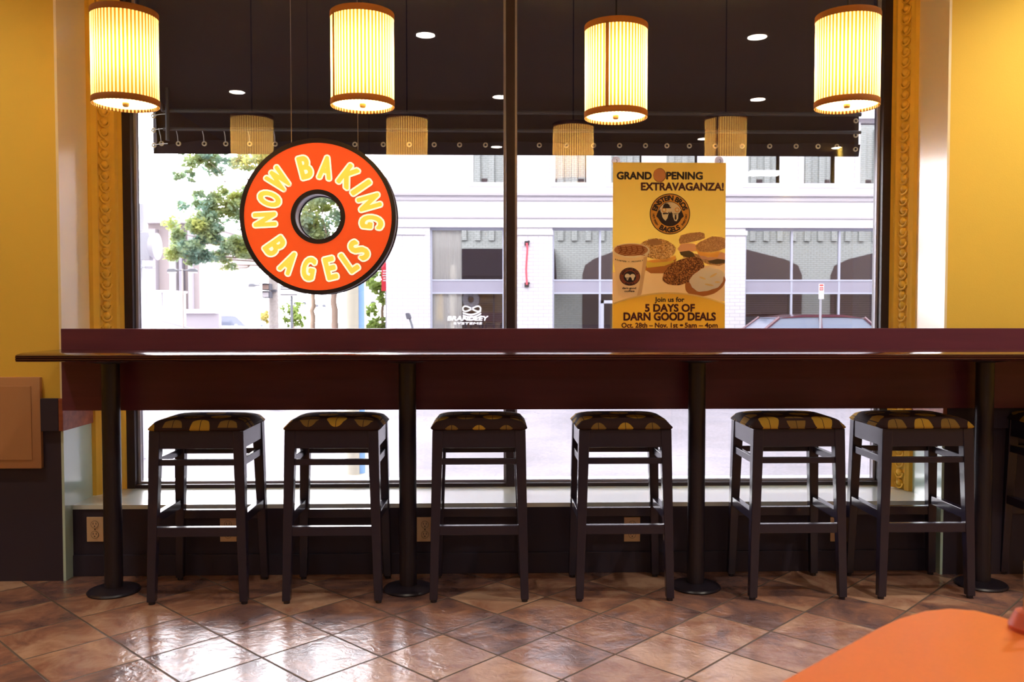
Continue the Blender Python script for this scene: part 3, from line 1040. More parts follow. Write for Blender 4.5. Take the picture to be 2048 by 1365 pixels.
pend0 = make_pendant()
pends = [(251.5, 30, 212, 'lit pleated pendant lamp nearest the left wall', -75), (725.5, 34, 214, 'lit pleated pendant lamp hanging above the round sign', -22),
         (1231.5, 55, 237, 'lit pleated pendant lamp hanging lowest, left above the poster', 8), (1693.5, 37, 215, 'lit pleated pendant lamp nearest the right wall', -110)]
for i, (px, yt, yb, lab, rz) in enumerate(pends):
    p = pend0 if i == 0 else copy_tree(pend0)
    c = at(px, yb, Y_PD)
    p.location = (c.x, Y_PD, c.z)
    p.rotation_euler = (0, 0, math.radians(rz))
    p['label'] = lab
    cm = MB().tube([(c.x, Y_PD, c.z + .36), (c.x, Y_PD, RZ - .02)], .004, 8)
    cd = cm.build('cord', M_['cord'], p)
    MB().lathe((c.x, Y_PD, RZ - .025), [(0, 0), (.05, .004), (.06, .025), (0, .025)], 32).build('ceiling_rose', M_['cord'], p, smooth=True)
    ld = bpy.data.lights.new('bulb', 'POINT')
    ld.energy = 10.5
    ld.color = (1.0, 0.80, 0.46)
    ld.shadow_soft_size = .035
    lo = bpy.data.objects.new('bulb', ld)
    COL.objects.link(lo)
    lo.parent = p
    lo.location = (0, 0, .185)

# ------------------------------------------------------------------ recessed downlights and light panels of the room
def reflected(px, py):
    """Where a ceiling lamp must sit so that the window pane mirrors it at this pixel."""
    d = CAM_ROT @ Vector(((px - CX) / FPX, -(py - CY) / FPX, -1.0))
    h = EYE + d * ((RZ - EYE.z) / d.z)
    return h.x, 2 * Y_GLASS - h.y


dl0 = None
dls = [reflected(851, 70), reflected(1515, 74), reflected(1000, 194), reflected(1516, 199), reflected(993, 294), reflected(1408, 278), reflected(1675, 296),
       (2.75, 3.2), (-2.55, 3.05), (-2.5, .4), (4.0, .6)]
dlab = ['recessed downlight above the counter, left of the middle', 'recessed downlight above the counter, right of the middle',
        'recessed downlight over the room, behind the left counter one', 'recessed downlight over the room, behind the right counter one',
        'recessed downlight far back in the room, near its middle', 'recessed downlight far back, between its two neighbours', 'recessed downlight far back, nearest the right wall',
        'recessed downlight washing the right front pier', 'recessed downlight near the left front pier', 'recessed downlight along the left wall', 'recessed downlight along the right wall']
for i, (x, y) in enumerate(dls):
    if dl0 is None:
        dl0 = thing('ceiling_downlight', (0, 0, 0), 'x', 'downlight', 'recessed ceiling downlights')
        MB().lathe((0, 0, 0), [(.074, 0), (.095, -.003), (.097, 0)], 40).build('trim_ring', M_['whitemetal'], dl0, smooth=True)
        MB().lathe((0, 0, -.001), [(0, 0), (.074, 0)], 40).build('lens', M_['downlight'], dl0)
        d = dl0
    else:
        d = copy_tree(dl0)
    d.location = (x, y, RZ)
    d['label'] = dlab[i]
    ld = bpy.data.lights.new('downlight_beam', 'SPOT')
    ld.energy = (60.0, 60.0, 24.0, 24.0, 16.0, 16.0, 16.0, 200.0, 44.0, 20.0, 20.0)[i]
    ld.color = (1.0, 0.94, 0.80)
    ld.spot_size = math.radians(125)
    ld.spot_blend = 0.8
    ld.shadow_soft_size = .07
    lo = bpy.data.objects.new('downlight_beam', ld)
    COL.objects.link(lo)
    lo.parent = d
    lo.location = (0, 0, -.01)
for k, (x, y) in enumerate([reflected(1145, 355), reflected(1529, 345), (-1.9, -4.4)]):
    pn = thing('light_panel', (x, y, RZ), ['square ceiling light panel behind the middle of the room', 'square ceiling light panel behind, towards the right wall', 'square ceiling light panel behind, near the left wall', 'square ceiling light panel over the middle of the room'][k], 'light panel', 'ceiling light panels')
    MB().box(x - .32, x + .32, y - .32, y + .32, RZ - .012, RZ - .0005).build('panel_rim', M_['whitemetal'], pn)
    MB().box(x - .29, x + .29, y - .29, y + .29, RZ - .015, RZ - .0125).build('panel_diffuser', M_['panel_light'], pn)

# ------------------------------------------------------------------ round hanging sign
M_['sign_orange'] = mat('lit_orange_sign_face', lin(226, 84, 30), 0.35, emit=lin(226, 78, 28), estr=0.72)
M_['sign_yellow'] = mat('lit_yellow_letter', lin(250, 222, 90), 0.4, emit=lin(255, 228, 86), estr=0.62)
M_['sign_white'] = mat('lit_white_letter_edge', lin(255, 244, 214), 0.4, emit=lin(255, 244, 222), estr=0.9)
M_['sign_black'] = mat('black_sign_rim', lin(42, 32, 40), 0.4)
M_['sign_side'] = mat('pale_sign_return', lin(196, 196, 212), 0.35)
M_['cable'] = mat('thin_steel_cable', lin(150, 146, 150), 0.3, metal=0.8)

YS = 4.30
sc_ = at(636.5, 434, YS)
RF = (at(784, 434, YS).x - at(489, 434, YS).x) / 2
u_ = RF / 629.0                                  # one unit of the sign's layout grid
sign = thing('hanging_sign', (sc_.x, YS, sc_.z), 'round orange bagel-shaped sign hanging in the left window pane', 'sign')
SX, SZ = sc_.x, sc_.z
TH = .085
r_o, r_h = RF * 1.058, 195 * u_
body = MB()
body.lathe((SX, YS, SZ), [(r_h, .001), (r_h, TH), (r_o - .004, TH), (r_o - .004, .001)], 120, axis='Y', closed=True)
body.build('sign_body', M_['sign_side'], sign, smooth=True)
MB().lathe((SX, YS, SZ), [(232 * u_, 0), (232 * u_, -.004), (RF, -.004), (RF, 0)], 120, axis='Y', closed=True).build('face', M_['sign_orange'], sign, smooth=True)
MB().lathe((SX, YS, SZ), [(RF, 0.008), (RF, -.010), (r_o, -.010), (r_o + .001, .010), (r_o - .003, .012)], 120, axis='Y', closed=True).build('outer_rim', M_['sign_black'], sign, smooth=True)
MB().lathe((SX, YS, SZ), [(r_o - .003, TH - .01), (r_o + .001, TH - .008), (r_o + .001, TH + .004), (r_o - .03, TH + .004)], 120, axis='Y', closed=True).build('rear_rim', M_['sign_black'], sign, smooth=True)
MB().lathe((SX, YS, SZ), [(r_h - .001, 0.006), (r_h - .001, -.010), (232 * u_, -.010), (232 * u_, .004)], 96, axis='Y', closed=True).build('inner_rim', M_['sign_black'], sign, smooth=True)
MB().lathe((SX, YS, SZ), [(r_h * .955, TH - .004), (r_h * .955, TH + .006), (r_h + .02, TH + .006), (r_h + .02, TH - .004)], 96, axis='Y', closed=True).build('inner_lip', M_['sign_black'], sign, smooth=True)
for px in (583, 716):
    p = at(px, 290, YS + TH * .5)
    dz = math.sqrt(max(0, r_o ** 2 - (p.x - SX) ** 2))
    MB().tube([(p.x, YS + TH * .5, SZ + dz - .006), (p.x, YS + TH * .5, RZ - .001)], .0019, 6).build('cable', M_['cable'], sign)

letters = [('N', 183.2, 453, 128, 1), ('O', 160, 438, 132, 1), ('W', 136.5, 456, 170, 1), ('B', 104.3, 433, 118, 1), ('A', 80.7, 422, 128, 1), ('K', 52.3, 432, 138, 1),
           ('I', 34.2, 445, 46, 1), ('N', 15.9, 455, 128, 1), ('G', -5.6, 460, 126, 1),
           ('B', 214.8, 447, 118, -1), ('A', 237.5, 466, 126, -1), ('G', 259.3, 453, 122, -1), ('E', 283.2, 452, 106, -1), ('L', 304.5, 466, 104, -1), ('S', 320.7, 450, 112, -1)]
for nm, mk, b_, lift, dark in (('letter_outline', 'sign_black', 26.5, -.0052, 1), ('letter_border', 'sign_white', 24, -.0060, 0), ('lettering', 'sign_yellow', 11, -.0068, 0)):  # black outline, white border, yellow fill
    mb = MB()
    for ch, ang, rad, wd, way in letters:
        a = math.radians(ang)
        c2 = Vector((math.cos(a), math.sin(a))) * rad * u_
        upv = Vector((math.cos(a), math.sin(a))) * way
        rt = Vector((upv.y, -upv.x))
        hh = 178 * u_
        ww = (wd - 30 if ch != 'I' else wd - 22) * u_
        gx = [q for q in glyph(ch)[0]]
        top = max(q[1] for q in gx); bot = min(q[1] for q in gx)
        k_ = hh / cap_height()

        def place(uu, vv, c2=c2, upv=upv, rt=rt, ww=ww, hh=hh):
            q = c2 + rt * (uu - ww / 2) + upv * (vv - hh / 2)
            return (SX + q.x, YS + lift, SZ + q.y)
        add_glyph(mb, ch, place, hh, ww, bold=b_ * u_, steps=14)
    mb.build(nm, M_[mk], sign)

# ------------------------------------------------------------------ poster
YP = 4.505
P0, P1 = at(1226, 325, YP), at(1449, 668, YP)
PW, PH = P1.x - P0.x, P0.z - P1.z
pxs = PW / 827.0            # layout units: 827 across, as on the enlarged photograph (origin at its top left corner)


def pp(u, v, layer):
    return (P0.x + u * pxs, YP - .0012 - layer * .0003, P0.z - v * pxs)


M_['poster'] = mat('printed_yellow_poster', lin(244, 200, 82), 0.4, transl=0.45, noise=0.05, nscale=5)
for k, c in dict(ink=(52, 34, 34), maroon=(88, 34, 34), gold=(250, 206, 74), rope=(252, 222, 140), badge=(242, 174, 66), cream=(254, 240, 206), cup=(250, 224, 176),
                 cupshade=(232, 196, 142), coffee=(206, 146, 92), caramel=(158, 88, 40), cupbadge=(150, 76, 44), cheese=(250, 186, 84), egg=(252, 222, 84), crust=(186, 118, 54), toast=(190, 140, 84),
                 meat=(238, 184, 142), leafg=(104, 84, 44), spread=(252, 240, 208), cloth=(252, 228, 186), biscuit=(228, 160, 104), darkcrust=(120, 70, 40)).items():
    M_['ink_' + k] = mat('print_' + k, lin(*c), 0.4, transl=0.25)
M_['print_bagel'] = crumb_mat('print_seeded_bagel', lin(134, 88, 46), lin(224, 168, 88), lin(252, 222, 160), 260)
M_['print_dark_bagel'] = crumb_mat('print_dark_seeded_bagel', lin(70, 42, 30), lin(130, 78, 40), lin(216, 150, 80), 240)
M_['print_bread'] = crumb_mat('print_bread_crust', lin(168, 120, 72), lin(194, 144, 90), lin(222, 176, 118), 300)
poster = thing('poster', (P0.x + PW / 2, YP, P1.z), 'yellow grand opening poster hanging in the right window pane', 'poster')
q_ = MB()
q_.poly([(P0.x, YP - .001, P0.z), (P1.x, YP - .001, P0.z), (P1.x, YP - .001, P1.z), (P0.x, YP - .001, P1.z)])
q_.build('sheet', M_['poster'], poster)


def flat(name, mk, layer, outlines, parent=poster):
    mb = MB()
    for o in outlines:
        mb.poly([pp(u, v, layer) for u, v in o])
    return mb.build(name, M_[mk], parent)


def ell(cx, cy, rx, ry, a0=0, a1=360, rot=0, n=40, wob=0.0):
    o = []
    for i in range(n):
        t = math.radians(a0 + (a1 - a0) * i / (n if a1 - a0 >= 360 else n - 1))
        k = 1 + wob * (math.sin(5 * t + cx) + .6 * math.sin(11 * t + cy)) * .5
        x, y = rx * k * math.cos(t), ry * k * math.sin(t)
        r = math.radians(rot)
        o.append((cx + x * math.cos(r) - y * math.sin(r), cy + x * math.sin(r) + y * math.cos(r)))
    return o


def ringq(cx, cy, r0, r1, n=72, ky=1.0):
    q = []
    for i in range(n):
        a, b = 2 * PI * i / n, 2 * PI * (i + 1) / n
        q.append([(cx + r0 * math.cos(a), cy + r0 * ky * math.sin(a)), (cx + r1 * math.cos(a), cy + r1 * ky * math.sin(a)),
                  (cx + r1 * math.cos(b), cy + r1 * ky * math.sin(b)), (cx + r0 * math.cos(b), cy + r0 * ky * math.sin(b))])
    return q


def line(mb, s, u, v, h, w, layer, bold):
    """One line of print: left end u, baseline v, capital height h, total width w."""
    add_glyph(mb, s, lambda x, y: pp(u + x, v - y, layer), h, w, bold, 10)


def arc_text(mb, s, cx, cy, r, h, ang0, ang1, layer, bold, inward=False):
    k = h / cap_height()
    ws = [(.62 * h if c == ' ' else glyph(c)[2] * k + .20 * h) for c in s]
    tot = sum(ws)
    acc = 0
    for c, wd in zip(s, ws):
        t = math.radians(ang0 + (ang1 - ang0) * (acc + wd / 2) / tot)
        acc += wd
        if c == ' ':
            continue
        gw = glyph(c)[2] * k
        d = Vector((math.cos(t), math.sin(t)))
        up = -d if inward else d
        rt = Vector((up.y, -up.x))

        def place(x, y, up=up, rt=rt, d=d, gw=gw):
            q = d * r + rt * (x - gw / 2) + up * (y - h / 2)
            return pp(cx + q.x, cy - q.y, layer)
        add_glyph(mb, c, place, h, gw, bold, 8)


t1 = MB(); line(t1, 'GRAND', 30, 121, 50, 250, 3, 3.4)
t1.build('headline', M_['ink_ink'], poster)
t1 = MB(); line(t1, 'PENING', 392, 120, 50, 262, 3, 3.4)
t1.build('headline', M_['ink_ink'], poster)
t2 = MB(); line(t2, 'EXTRAVAGANZA!', 207, 200, 52, 602, 3, 3.4)
t2.build('headline', M_['ink_maroon'], poster)
flat('bagel_letter', 'ink_biscuit', 2, [ell(340, 91, 44, 48, wob=.02)])
flat('bagel_letter_rim', 'ink_darkcrust', 1, [ell(341, 92, 47, 51, wob=.02)])

# round emblem: ring of words about a pale disc with two bearded ovals over a dark base
BX, BY = 418, 373
em = flat('emblem', 'ink_ink', 1, [ell(BX, BY, 148, 149, n=72)])
flat('emblem_ring', 'ink_badge', 2, [ell(BX, BY, 142, 143, n=72)], em)
flat('emblem_line', 'ink_ink', 3, [ell(BX, BY, 90, 90, n=60)], em)
flat('emblem_field', 'ink_cream', 4, [ell(BX, BY, 86, 86, 180, 360, n=40)], em)
flat('emblem_base', 'ink_ink', 5, [[(BX - 100, BY + 18), (BX - 92, BY - 8), (BX - 74, BY - 34), (BX - 50, BY - 40), (BX - 8, BY - 22), (BX, BY - 4), (BX + 8, BY - 22), (BX + 50, BY - 40), (BX + 74, BY - 34),
                                     (BX + 92, BY - 8), (BX + 102, BY + 18), (BX + 84, BY + 34), (BX + 62, BY + 62), (BX + 30, BY + 82), (BX, BY + 86), (BX - 30, BY + 82), (BX - 62, BY + 62), (BX - 82, BY + 36)]], em)
flat('emblem_ovals', 'ink_cream', 6, [ell(BX - 38, BY - 30, 33, 34), ell(BX + 42, BY - 28, 36, 30),
                                      [(BX - 62, BY - 4), (BX - 10, BY - 4), (BX - 18, BY + 30), (BX - 32, BY + 50), (BX - 46, BY + 38), (BX - 56, BY + 22)],
                                      [(BX + 18, BY - 4), (BX + 62, BY - 4), (BX + 60, BY + 34), (BX + 48, BY + 54), (BX + 34, BY + 50), (BX + 22, BY + 22)]], em)
flat('emblem_cap', 'ink_ink', 7, [[(BX - 58, BY - 40), (BX - 52, BY - 48), (BX - 48, BY - 66), (BX - 34, BY - 77), (BX - 16, BY - 75), (BX - 3, BY - 62), (BX - 1, BY - 50), (BX + 8, BY - 48), (BX + 6, BY - 42)]], em)
for mk_ in (                                    [(BX - 52, BY - 6), (BX - 34, BY - 10), (BX - 14, BY - 6), (BX - 14, BY + 2), (BX - 34, BY - 2), (BX - 52, BY + 3)],
                                    [(BX + 36, BY + 6), (BX + 46, BY + 6), (BX + 48, BY + 34), (BX + 41, BY + 46), (BX + 34, BY + 34)]):
    flat('emblem_mark', 'ink_ink', 7, [mk_], em)
flat('emblem_rings', 'ink_badge', 7, ringq(BX - 44, BY - 28, 11, 17, 24) + ringq(BX + 52, BY - 30, 11, 17, 24), em)
wd = MB()
arc_text(wd, 'EINSTEIN BROS', BX, BY, 116, 34, 168, 14, 3, 2.6)
arc_text(wd, 'BAGELS', BX, BY, 116, 34, 233, 307, 3, 2.6, True)
arc_text(wd, 'HOT FRESH', BX, BY, 120, 13, 180, 222, 3, .8, True)
arc_text(wd, 'EVERY DAY', BX, BY, 120, 13, 318, 360, 3, .8, True)
wd.build('emblem_words', M_['ink_ink'], em)

# food printed across the lower half
flat('printed_cloth', 'ink_cloth', 1, [[(0, 800), (240, 790), (500, 760), (827, 740), (827, 1010), (0, 1020)]])
flat('printed_sandwich', 'print_bread', 2, [[(484, 560), (500, 528), (560, 512), (640, 505), (672, 514), (676, 548), (640, 562), (540, 585), (490, 590)],
                                                  [(610, 640), (606, 602), (640, 575), (730, 535), (800, 540), (826, 552), (826, 620), (780, 640), (720, 652), (650, 650)],
                                                  [(500, 660), (560, 652), (620, 665), (700, 690), (826, 700), (826, 735), (780, 752), (700, 740), (620, 700), (520, 690)]])
flat('printed_filling', 'ink_meat', 3, [[(474, 630), (500, 590), (560, 586), (606, 590), (612, 640), (560, 650), (500, 655)], [(620, 655), (700, 690), (800, 650), (826, 660), (826, 706), (740, 712), (650, 700)]])
flat('printed_cheese', 'ink_cheese', 4, [[(600, 622), (640, 648), (720, 656), (790, 642), (770, 690), (700, 684), (640, 676)]])
for lt_ in ([(490, 650), (560, 640), (590, 655), (610, 690), (540, 688), (500, 672)], [(700, 716), (770, 700), (826, 706), (826, 730), (760, 738), (710, 730)]):
    flat('printed_lettuce', 'ink_leafg', 4, [lt_])
flat('printed_egg_bagel', 'print_bagel', 3, [ell(330, 628, 132, 76, rot=6, wob=.03)])
flat('printed_egg_bagel_hole', 'ink_toast', 4, [ell(310, 580, 54, 22, rot=4)])
flat('printed_egg_bagel_base', 'ink_crust', 2, [[(232, 740), (240, 780), (280, 806), (380, 806), (440, 770), (470, 700), (400, 690)]])
flat('printed_egg', 'ink_egg', 4, [[(236, 712), (330, 718), (440, 690), (450, 724), (380, 752), (250, 766)]])
flat('printed_ham', 'ink_cheese', 5, [[(236, 716), (300, 706), (400, 700), (460, 675), (466, 700), (420, 720), (300, 728)]])
flat('printed_dark_bagel', 'print_dark_bagel', 6, [ell(520, 790, 162, 88, rot=-24, wob=.03)])
flat('printed_open_bagel', 'ink_crust', 5, [ell(680, 880, 152, 90, rot=-14, wob=.02)])
flat('printed_spread', 'ink_spread', 7, [ell(694, 850, 130, 84, rot=-16, wob=.07)])
flat('printed_spread_flecks', 'ink_rope', 8, [ell(660, 840, 26, 7, rot=20), ell(740, 820, 30, 8, rot=-30), ell(710, 890, 34, 7, rot=10), ell(770, 870, 20, 6)])
flat('printed_cup', 'ink_cup', 8, [[(0, 640), (266, 640), (252, 700), (214, 950), (200, 975), (150, 985), (70, 980), (44, 960), (6, 720), (0, 690)]])
flat('printed_cup_shade', 'ink_cupshade', 9, [[(226, 690), (256, 680), (214, 950), (200, 975), (176, 980), (196, 900)]])
flat('printed_cup_rim', 'ink_cream', 9, [ell(134, 640, 138, 54)])
flat('printed_coffee', 'ink_coffee', 10, [ell(134, 636, 124, 44)])
cl = []
for k in range(5):
    y0 = 606 + k * 14
    cl.append([(30 + 6 * k, y0), (90, y0 + 12), (150, y0 - 3), (236, y0 + 10), (236, y0 + 15), (150, y0 + 3), (90, y0 + 18), (30 + 6 * k, y0 + 6)])
    x0 = 50 + k * 40
    cl.append([(x0, 608), (x0 + 8, 608), (x0 + 20, 640), (x0 - 4, 666), (x0 - 12, 664), (x0 + 10, 640)])
flat('printed_caramel', 'ink_caramel', 11, cl)
cb = flat('printed_cup_badge', 'ink_ink', 10, [ell(126, 830, 76, 66)])
flat('printed_cup_badge_ring', 'ink_cupbadge', 11, [ell(126, 830, 72, 62)], cb)
flat('printed_cup_badge_field', 'ink_ink', 12, [ell(126, 832, 46, 42)], cb)
flat('printed_cup_badge_ovals', 'ink_cream', 13, [ell(108, 826, 19, 17), ell(146, 826, 19, 15), [(98, 838), (120, 838), (112, 858), (104, 856)], [(138, 838), (158, 838), (152, 858), (142, 856)]], cb)
wc = MB()
arc_text(wc, 'EINSTEIN BROS', 126, 830, 57, 14, 165, 15, 12, 1.1)
arc_text(wc, 'BAGELS', 126, 830, 57, 14, 236, 304, 12, 1.1, True)
wc.build('printed_badge_words', M_['ink_ink'], cb)
wc = MB()
line(wc, 'darn good', 72, 920, 13, 100, 11, .7)
line(wc, 'coffee', 88, 942, 13, 72, 11, .7)
wc.build('printed_cup_words', M_['ink_ink'], poster)
wc = MB()
wt = ' ROASTED \u2022 PROUDLY '
wt_w = 0
for k, c in enumerate(wt.strip()):
    if c != ' ':
        x = 18 + k * 12.2
        y = 724 - 22 * (((x - 128) / 128) ** 2) + 2
        line(wc, c, x, y, 9 if c != '\u2022' else 9, 8 if c != '\u2022' else 5, 11, .5)
wc.build('printed_cup_band', M_['ink_ink'], poster)

# lower banner with a rope edge
arch = [(827 * k / 40, 952 + 76 * (abs(k - 20) / 20) ** 2 * 1.05) for k in range(41)]
flat('banner', 'ink_gold', 14, [arch + [(827, 1272), (0, 1272)]])
rp = MB()
for k in range(120):
    u = 827 * (k + .5) / 120
    v = 952 + 80 * (abs(u / 827 * 40 - 20) / 20) ** 2
    rp.poly([pp(a, b, 15) for a, b in ell(u, v - 2, 4.4, 7.0, rot=25, n=10)])
rp.build('rope_border', M_['ink_rope'], poster)
t3 = MB(); line(t3, 'Join us for', 310, 1014, 33, 216, 16, 1.5)
t3.build('banner_words', M_['ink_ink'], poster)
t4 = MB(); line(t4, '5 DAYS OF', 240, 1085, 52, 362, 16, 3.2); line(t4, 'DARN GOOD DEALS', 83, 1149, 54, 674, 16, 3.4)
line(t4, 'Oct. 28th \u2013 Nov. 1st', 67, 1203, 34, 412, 16, 1.7); line(t4, '\u2022', 496, 1203, 34, 22, 16, 2.0); line(t4, '5am \u2013 4pm', 532, 1203, 34, 240, 16, 1.7)
t4.build('banner_words', M_['ink_maroon'], poster)

M_['clear_plastic'] = mat('clear_grey_plastic', lin(236, 232, 242), 0.25, transl=0.7)
for px, lab in ((1233.5, 'suction hook at the top left corner of the poster'), (1441, 'suction hook at the top right corner of the poster')):
    p = at(px, 320, YP)
    h = thing('suction_hook', (p.x, Y_GLASS, p.z), lab, 'hook', 'suction hooks on the window')
    MB().lathe((p.x, Y_GLASS - .0005, p.z), [(.0, -.008), (.006, -.008), (.010, -.004), (.022, -.0015), (.0235, -.0008)], 32, axis='Y').build('cup', M_['clear_plastic'], h, smooth=True)
    MB().tube([(p.x, Y_GLASS - .008, p.z + .004), (p.x, Y_GLASS - .022, p.z + .003), (p.x + .003, Y_GLASS - .027, p.z - .005), (p.x, Y_GLASS - .029, p.z - .012), (p.x - .004, Y_GLASS - .03, p.z - .014)], .0016, 8).build('hook', M_['cable'], h, smooth=True)
# ------------------------------------------------------------------ street
GZ = -0.45
M_['asphalt'] = asphalt_mat()
structure(MB().box(-70, 60, Y_OUT, 120, GZ - .2, GZ).build('street', M_['asphalt']))
M_['stone'] = brick_mat('grey_stone_block', lin(142, 147, 145), lin(84, 87, 86))
M_['stone_plain'] = mat('smooth_grey_stone', lin(188, 190, 188), 0.8)
M_['whitebrick'] = brick_mat('white_painted_brick', lin(208, 205, 211), lin(176, 172, 179))
M_['whitestone'] = mat('white_painted_stone', lin(210, 207, 213), 0.8)
M_['ledge'] = mat('pale_stone_ledge', lin(178, 174, 180), 0.8)
M_['mirror_glass'] = glass_mat('reflecting_office_glass', tint=(.75, .78, .78), mirror=0.52)
M_['dark_glass'] = glass_mat('dim_office_glass', tint=(.7, .72, .72), mirror=0.22)
M_['clear_glass'] = glass_mat('clear_office_glass')
M_['darkroom'] = mat('dark_office_interior', lin(52, 40, 44), 0.8)
M_['blind'] = blind_mat()
M_['alu'] = mat('pale_aluminium_frame', lin(176, 180, 196), 0.45)
M_['transom'] = mat('grey_transom_panel', lin(150, 148, 164), 0.5, noise=0.05, nscale=4)
M_['redcord'] = mat('faded_red_hose', lin(236, 80, 96), 0.6)
M_['blackbox'] = mat('black_bracket', lin(50, 46, 54), 0.6)
M_['sky_reflection_sheet'] = mat('white_sky_reflection_sheet', lin(250, 248, 244), 0.8, transl=0.2)  # white sheet imitating the sky mirrored in the shopfront opposite

# the shop's own stone front, seen only as a mirror image in the windows across the street
own = MB()
wz0, wz1 = Z_SILL - .1, 2.95
own.box(-30, -2.3, Y_OUT, Y_OUT + .18, GZ, 9)
own.box(2.45, 30, Y_OUT, Y_OUT + .18, GZ, 9)
own.box(-2.3, 2.45, Y_OUT, Y_OUT + .18, 3.55, 9)
own.box(-2.3, 2.45, Y_OUT, Y_OUT + .18, GZ, Z_SILL - .13)
for k in range(-50, 51):
    x = k * .56
    own.box(x - .11, x + .11, Y_OUT + .18, Y_OUT + .30, 4.1, 8.6)
structure(own.build('exterior_front', M_['stone']))
ow = MB()
for k in range(-50, 50):
    if k % 5 in (0, 3):
        continue
    x = k * .56 + .28
    ow.box(x - .12, x + .12, Y_OUT + .181, Y_OUT + .19, 4.5, 6.6)
for c, hw in ((-22, 2.6), (-15.5, 2.6), (-9, 2.6), (5.2, 1.5), (10.4, 2.3), (16.2, 2.3), (22, 2.3)):
    ow.prism([(c - hw, GZ), (c + hw, GZ), (c + hw, 2.7), (c + hw * .93, 3.1), (c + hw * .7, 3.35), (c, 3.75), (c - hw * .7, 3.35), (c - hw * .93, 3.1), (c - hw, 2.7)], Y_OUT + .19, Y_OUT + .24)
structure(ow.build('window_2', M_['darkroom']))

# awning over the shop window
YA = 6.0
AXL, AXR = at(301, 300, YA).x, at(1723, 300, YA).x
za0, za1, za2 = at(600, 306, YA).z, at(600, 285, YA).z, at(600, 240, YA).z
aw = thing('awning', ((AXL + AXR) / 2, YA, za0), 'black canvas awning over the shop window outside', 'awning')
zt_f, zt_b = za2 + .06, 3.75
yb_ = Y_OUT + .33
tp = MB()
n = 24
for k in range(n):
    x0, x1 = AXL + (AXR - AXL) * k / n, AXL + (AXR - AXL) * (k + 1) / n
    tp.poly([(x0, YA + .06, zt_f), (x1, YA + .06, zt_f), (x1, yb_, zt_b), (x0, yb_, zt_b)])
    tp.poly([(x0, YA + .06, zt_f + .01), (x1, YA + .06, zt_f + .01), (x1, yb_, zt_b + .01), (x0, yb_, zt_b + .01)])
tp.build('canopy', M_['canvas'], aw)
va_ = MB()
va_.box(AXL, AXR, YA + .05, YA + .056, za0, zt_f)                     # front valance
va_.build('valance', M_['canvas'], aw)
hem = MB()
hn = 60
for k in range(hn):                                                   # turned-up hem inside the valance, sagging between its eyelets
    x0, x1 = AXL + .03 + (AXR - AXL - .03) * k / hn, AXL + .03 + (AXR - AXL - .03) * (k + 1) / hn
    w0, w1 = .006 * math.sin(x0 * 9), .006 * math.sin(x1 * 9)
    dz0, dz1 = (-.03 * max(0, 1 - k / 4), -.03 * max(0, 1 - (k + 1) / 4))
    hem.poly([(x0, YA + .045, za0), (x1, YA + .045, za0), (x1, YA + .02, za1 + .012 + w1 + dz1), (x0, YA + .02, za1 + .012 + w0 + dz0)])
hem.build('hem', M_['canvas'], aw)
ret = MB()                                                            # left edge turned in round the frame
zr1 = za2 + .30
ret.poly([(AXL, YA + .05, za0), (AXL, YA + .05, zr1), (AXL + .045, YA + .0, zr1), (AXL + .038, YA + .0, (za0 + zr1) / 2), (AXL + .045, YA + .0, za1)])
ret.build('side_hem', M_['canvas'], aw)
sd = MB()
for x in (AXL, AXR):
    zq = zt_f + .02
    if x == AXR:
        continue
    sd.poly([(x, YA + .06, zr1 - .02), (x, yb_, zr1 - .02), (x, yb_, zt_b), (x, YA + .06, zt_f)])
sd.build('side_panel', M_['canvas'], aw)
T = lambda p, q, r=.014: MB().tube([p, q], r, 8).build('frame_tube', M_['tube'], aw, smooth=True)
T((AXL + .10, YA - .03, za1 + .08), (AXR - .02, YA - .03, za1 + .08), .012)
T((AXL + .10, YA - .03, za2 + .05), (AXR - .02, YA - .03, za2 + .05), .014)
T((AXL + .135, YA - .05, za1 - .0), (AXL + .135, YA - .05, za2 + .2))
T((AXL + .10, YA - .03, za2 + .05), (AXL + .02, yb_, 3.3))
for f in ():
    x = AXL + (AXR - AXL) * f
    T((x, YA - .03, za2 + .05), (x, yb_, zt_b - .1), .012)
xs = [at(px, 285, YA).x for px in (321, 355, 407, 450, 498, 549, 598, 658, 709, 766, 818, 868, 919, 971, 1024, 1079, 1133, 1188, 1240, 1292, 1335, 1380, 1432, 1486, 1541, 1594, 1638, 1676)]
el0 = None
pts_ = [(x, YA + .018, za1 - .008) for x in xs] + [(AXL + .02, YA + .012, at(306, y, YA).z) for y in (231, 260, 290)] + [(AXR - .03, YA + .03, at(1715, y, YA).z) for y in (240, 269, 297)]
for (x, y, z) in pts_:
    if el0 is None:
        e = MB().lathe((x, y, z), [(.0085, -.004), (.0135, -.006), (.0175, -.002), (.0175, .002), (.0085, .002)], 20, axis='Y', closed=True).build('eyelet', M_['eyelet'], aw, smooth=True)
        el0, ex = e, Vector((x, y, z))
    else:
        e = el0.copy(); COL.objects.link(e); e.parent = aw
        e.location = Vector((x, y, z)) - ex
lc = MB()
for x in xs[:6]:
    lc.tube([(x, YA + .012, za1), (x + .004, YA - .01, za1 + .04), (x, YA - .03, za1 + .085)], .003, 5)
for y in (231, 260, 290):
    z = at(306, y, YA).z
    lc.tube([(AXL + .02, YA + .005, z), (AXL + .08, YA - .02, z + .004), (AXL + .135, YA - .05, z)], .003, 5)
lc.build('lacing', M_['lace'], aw)

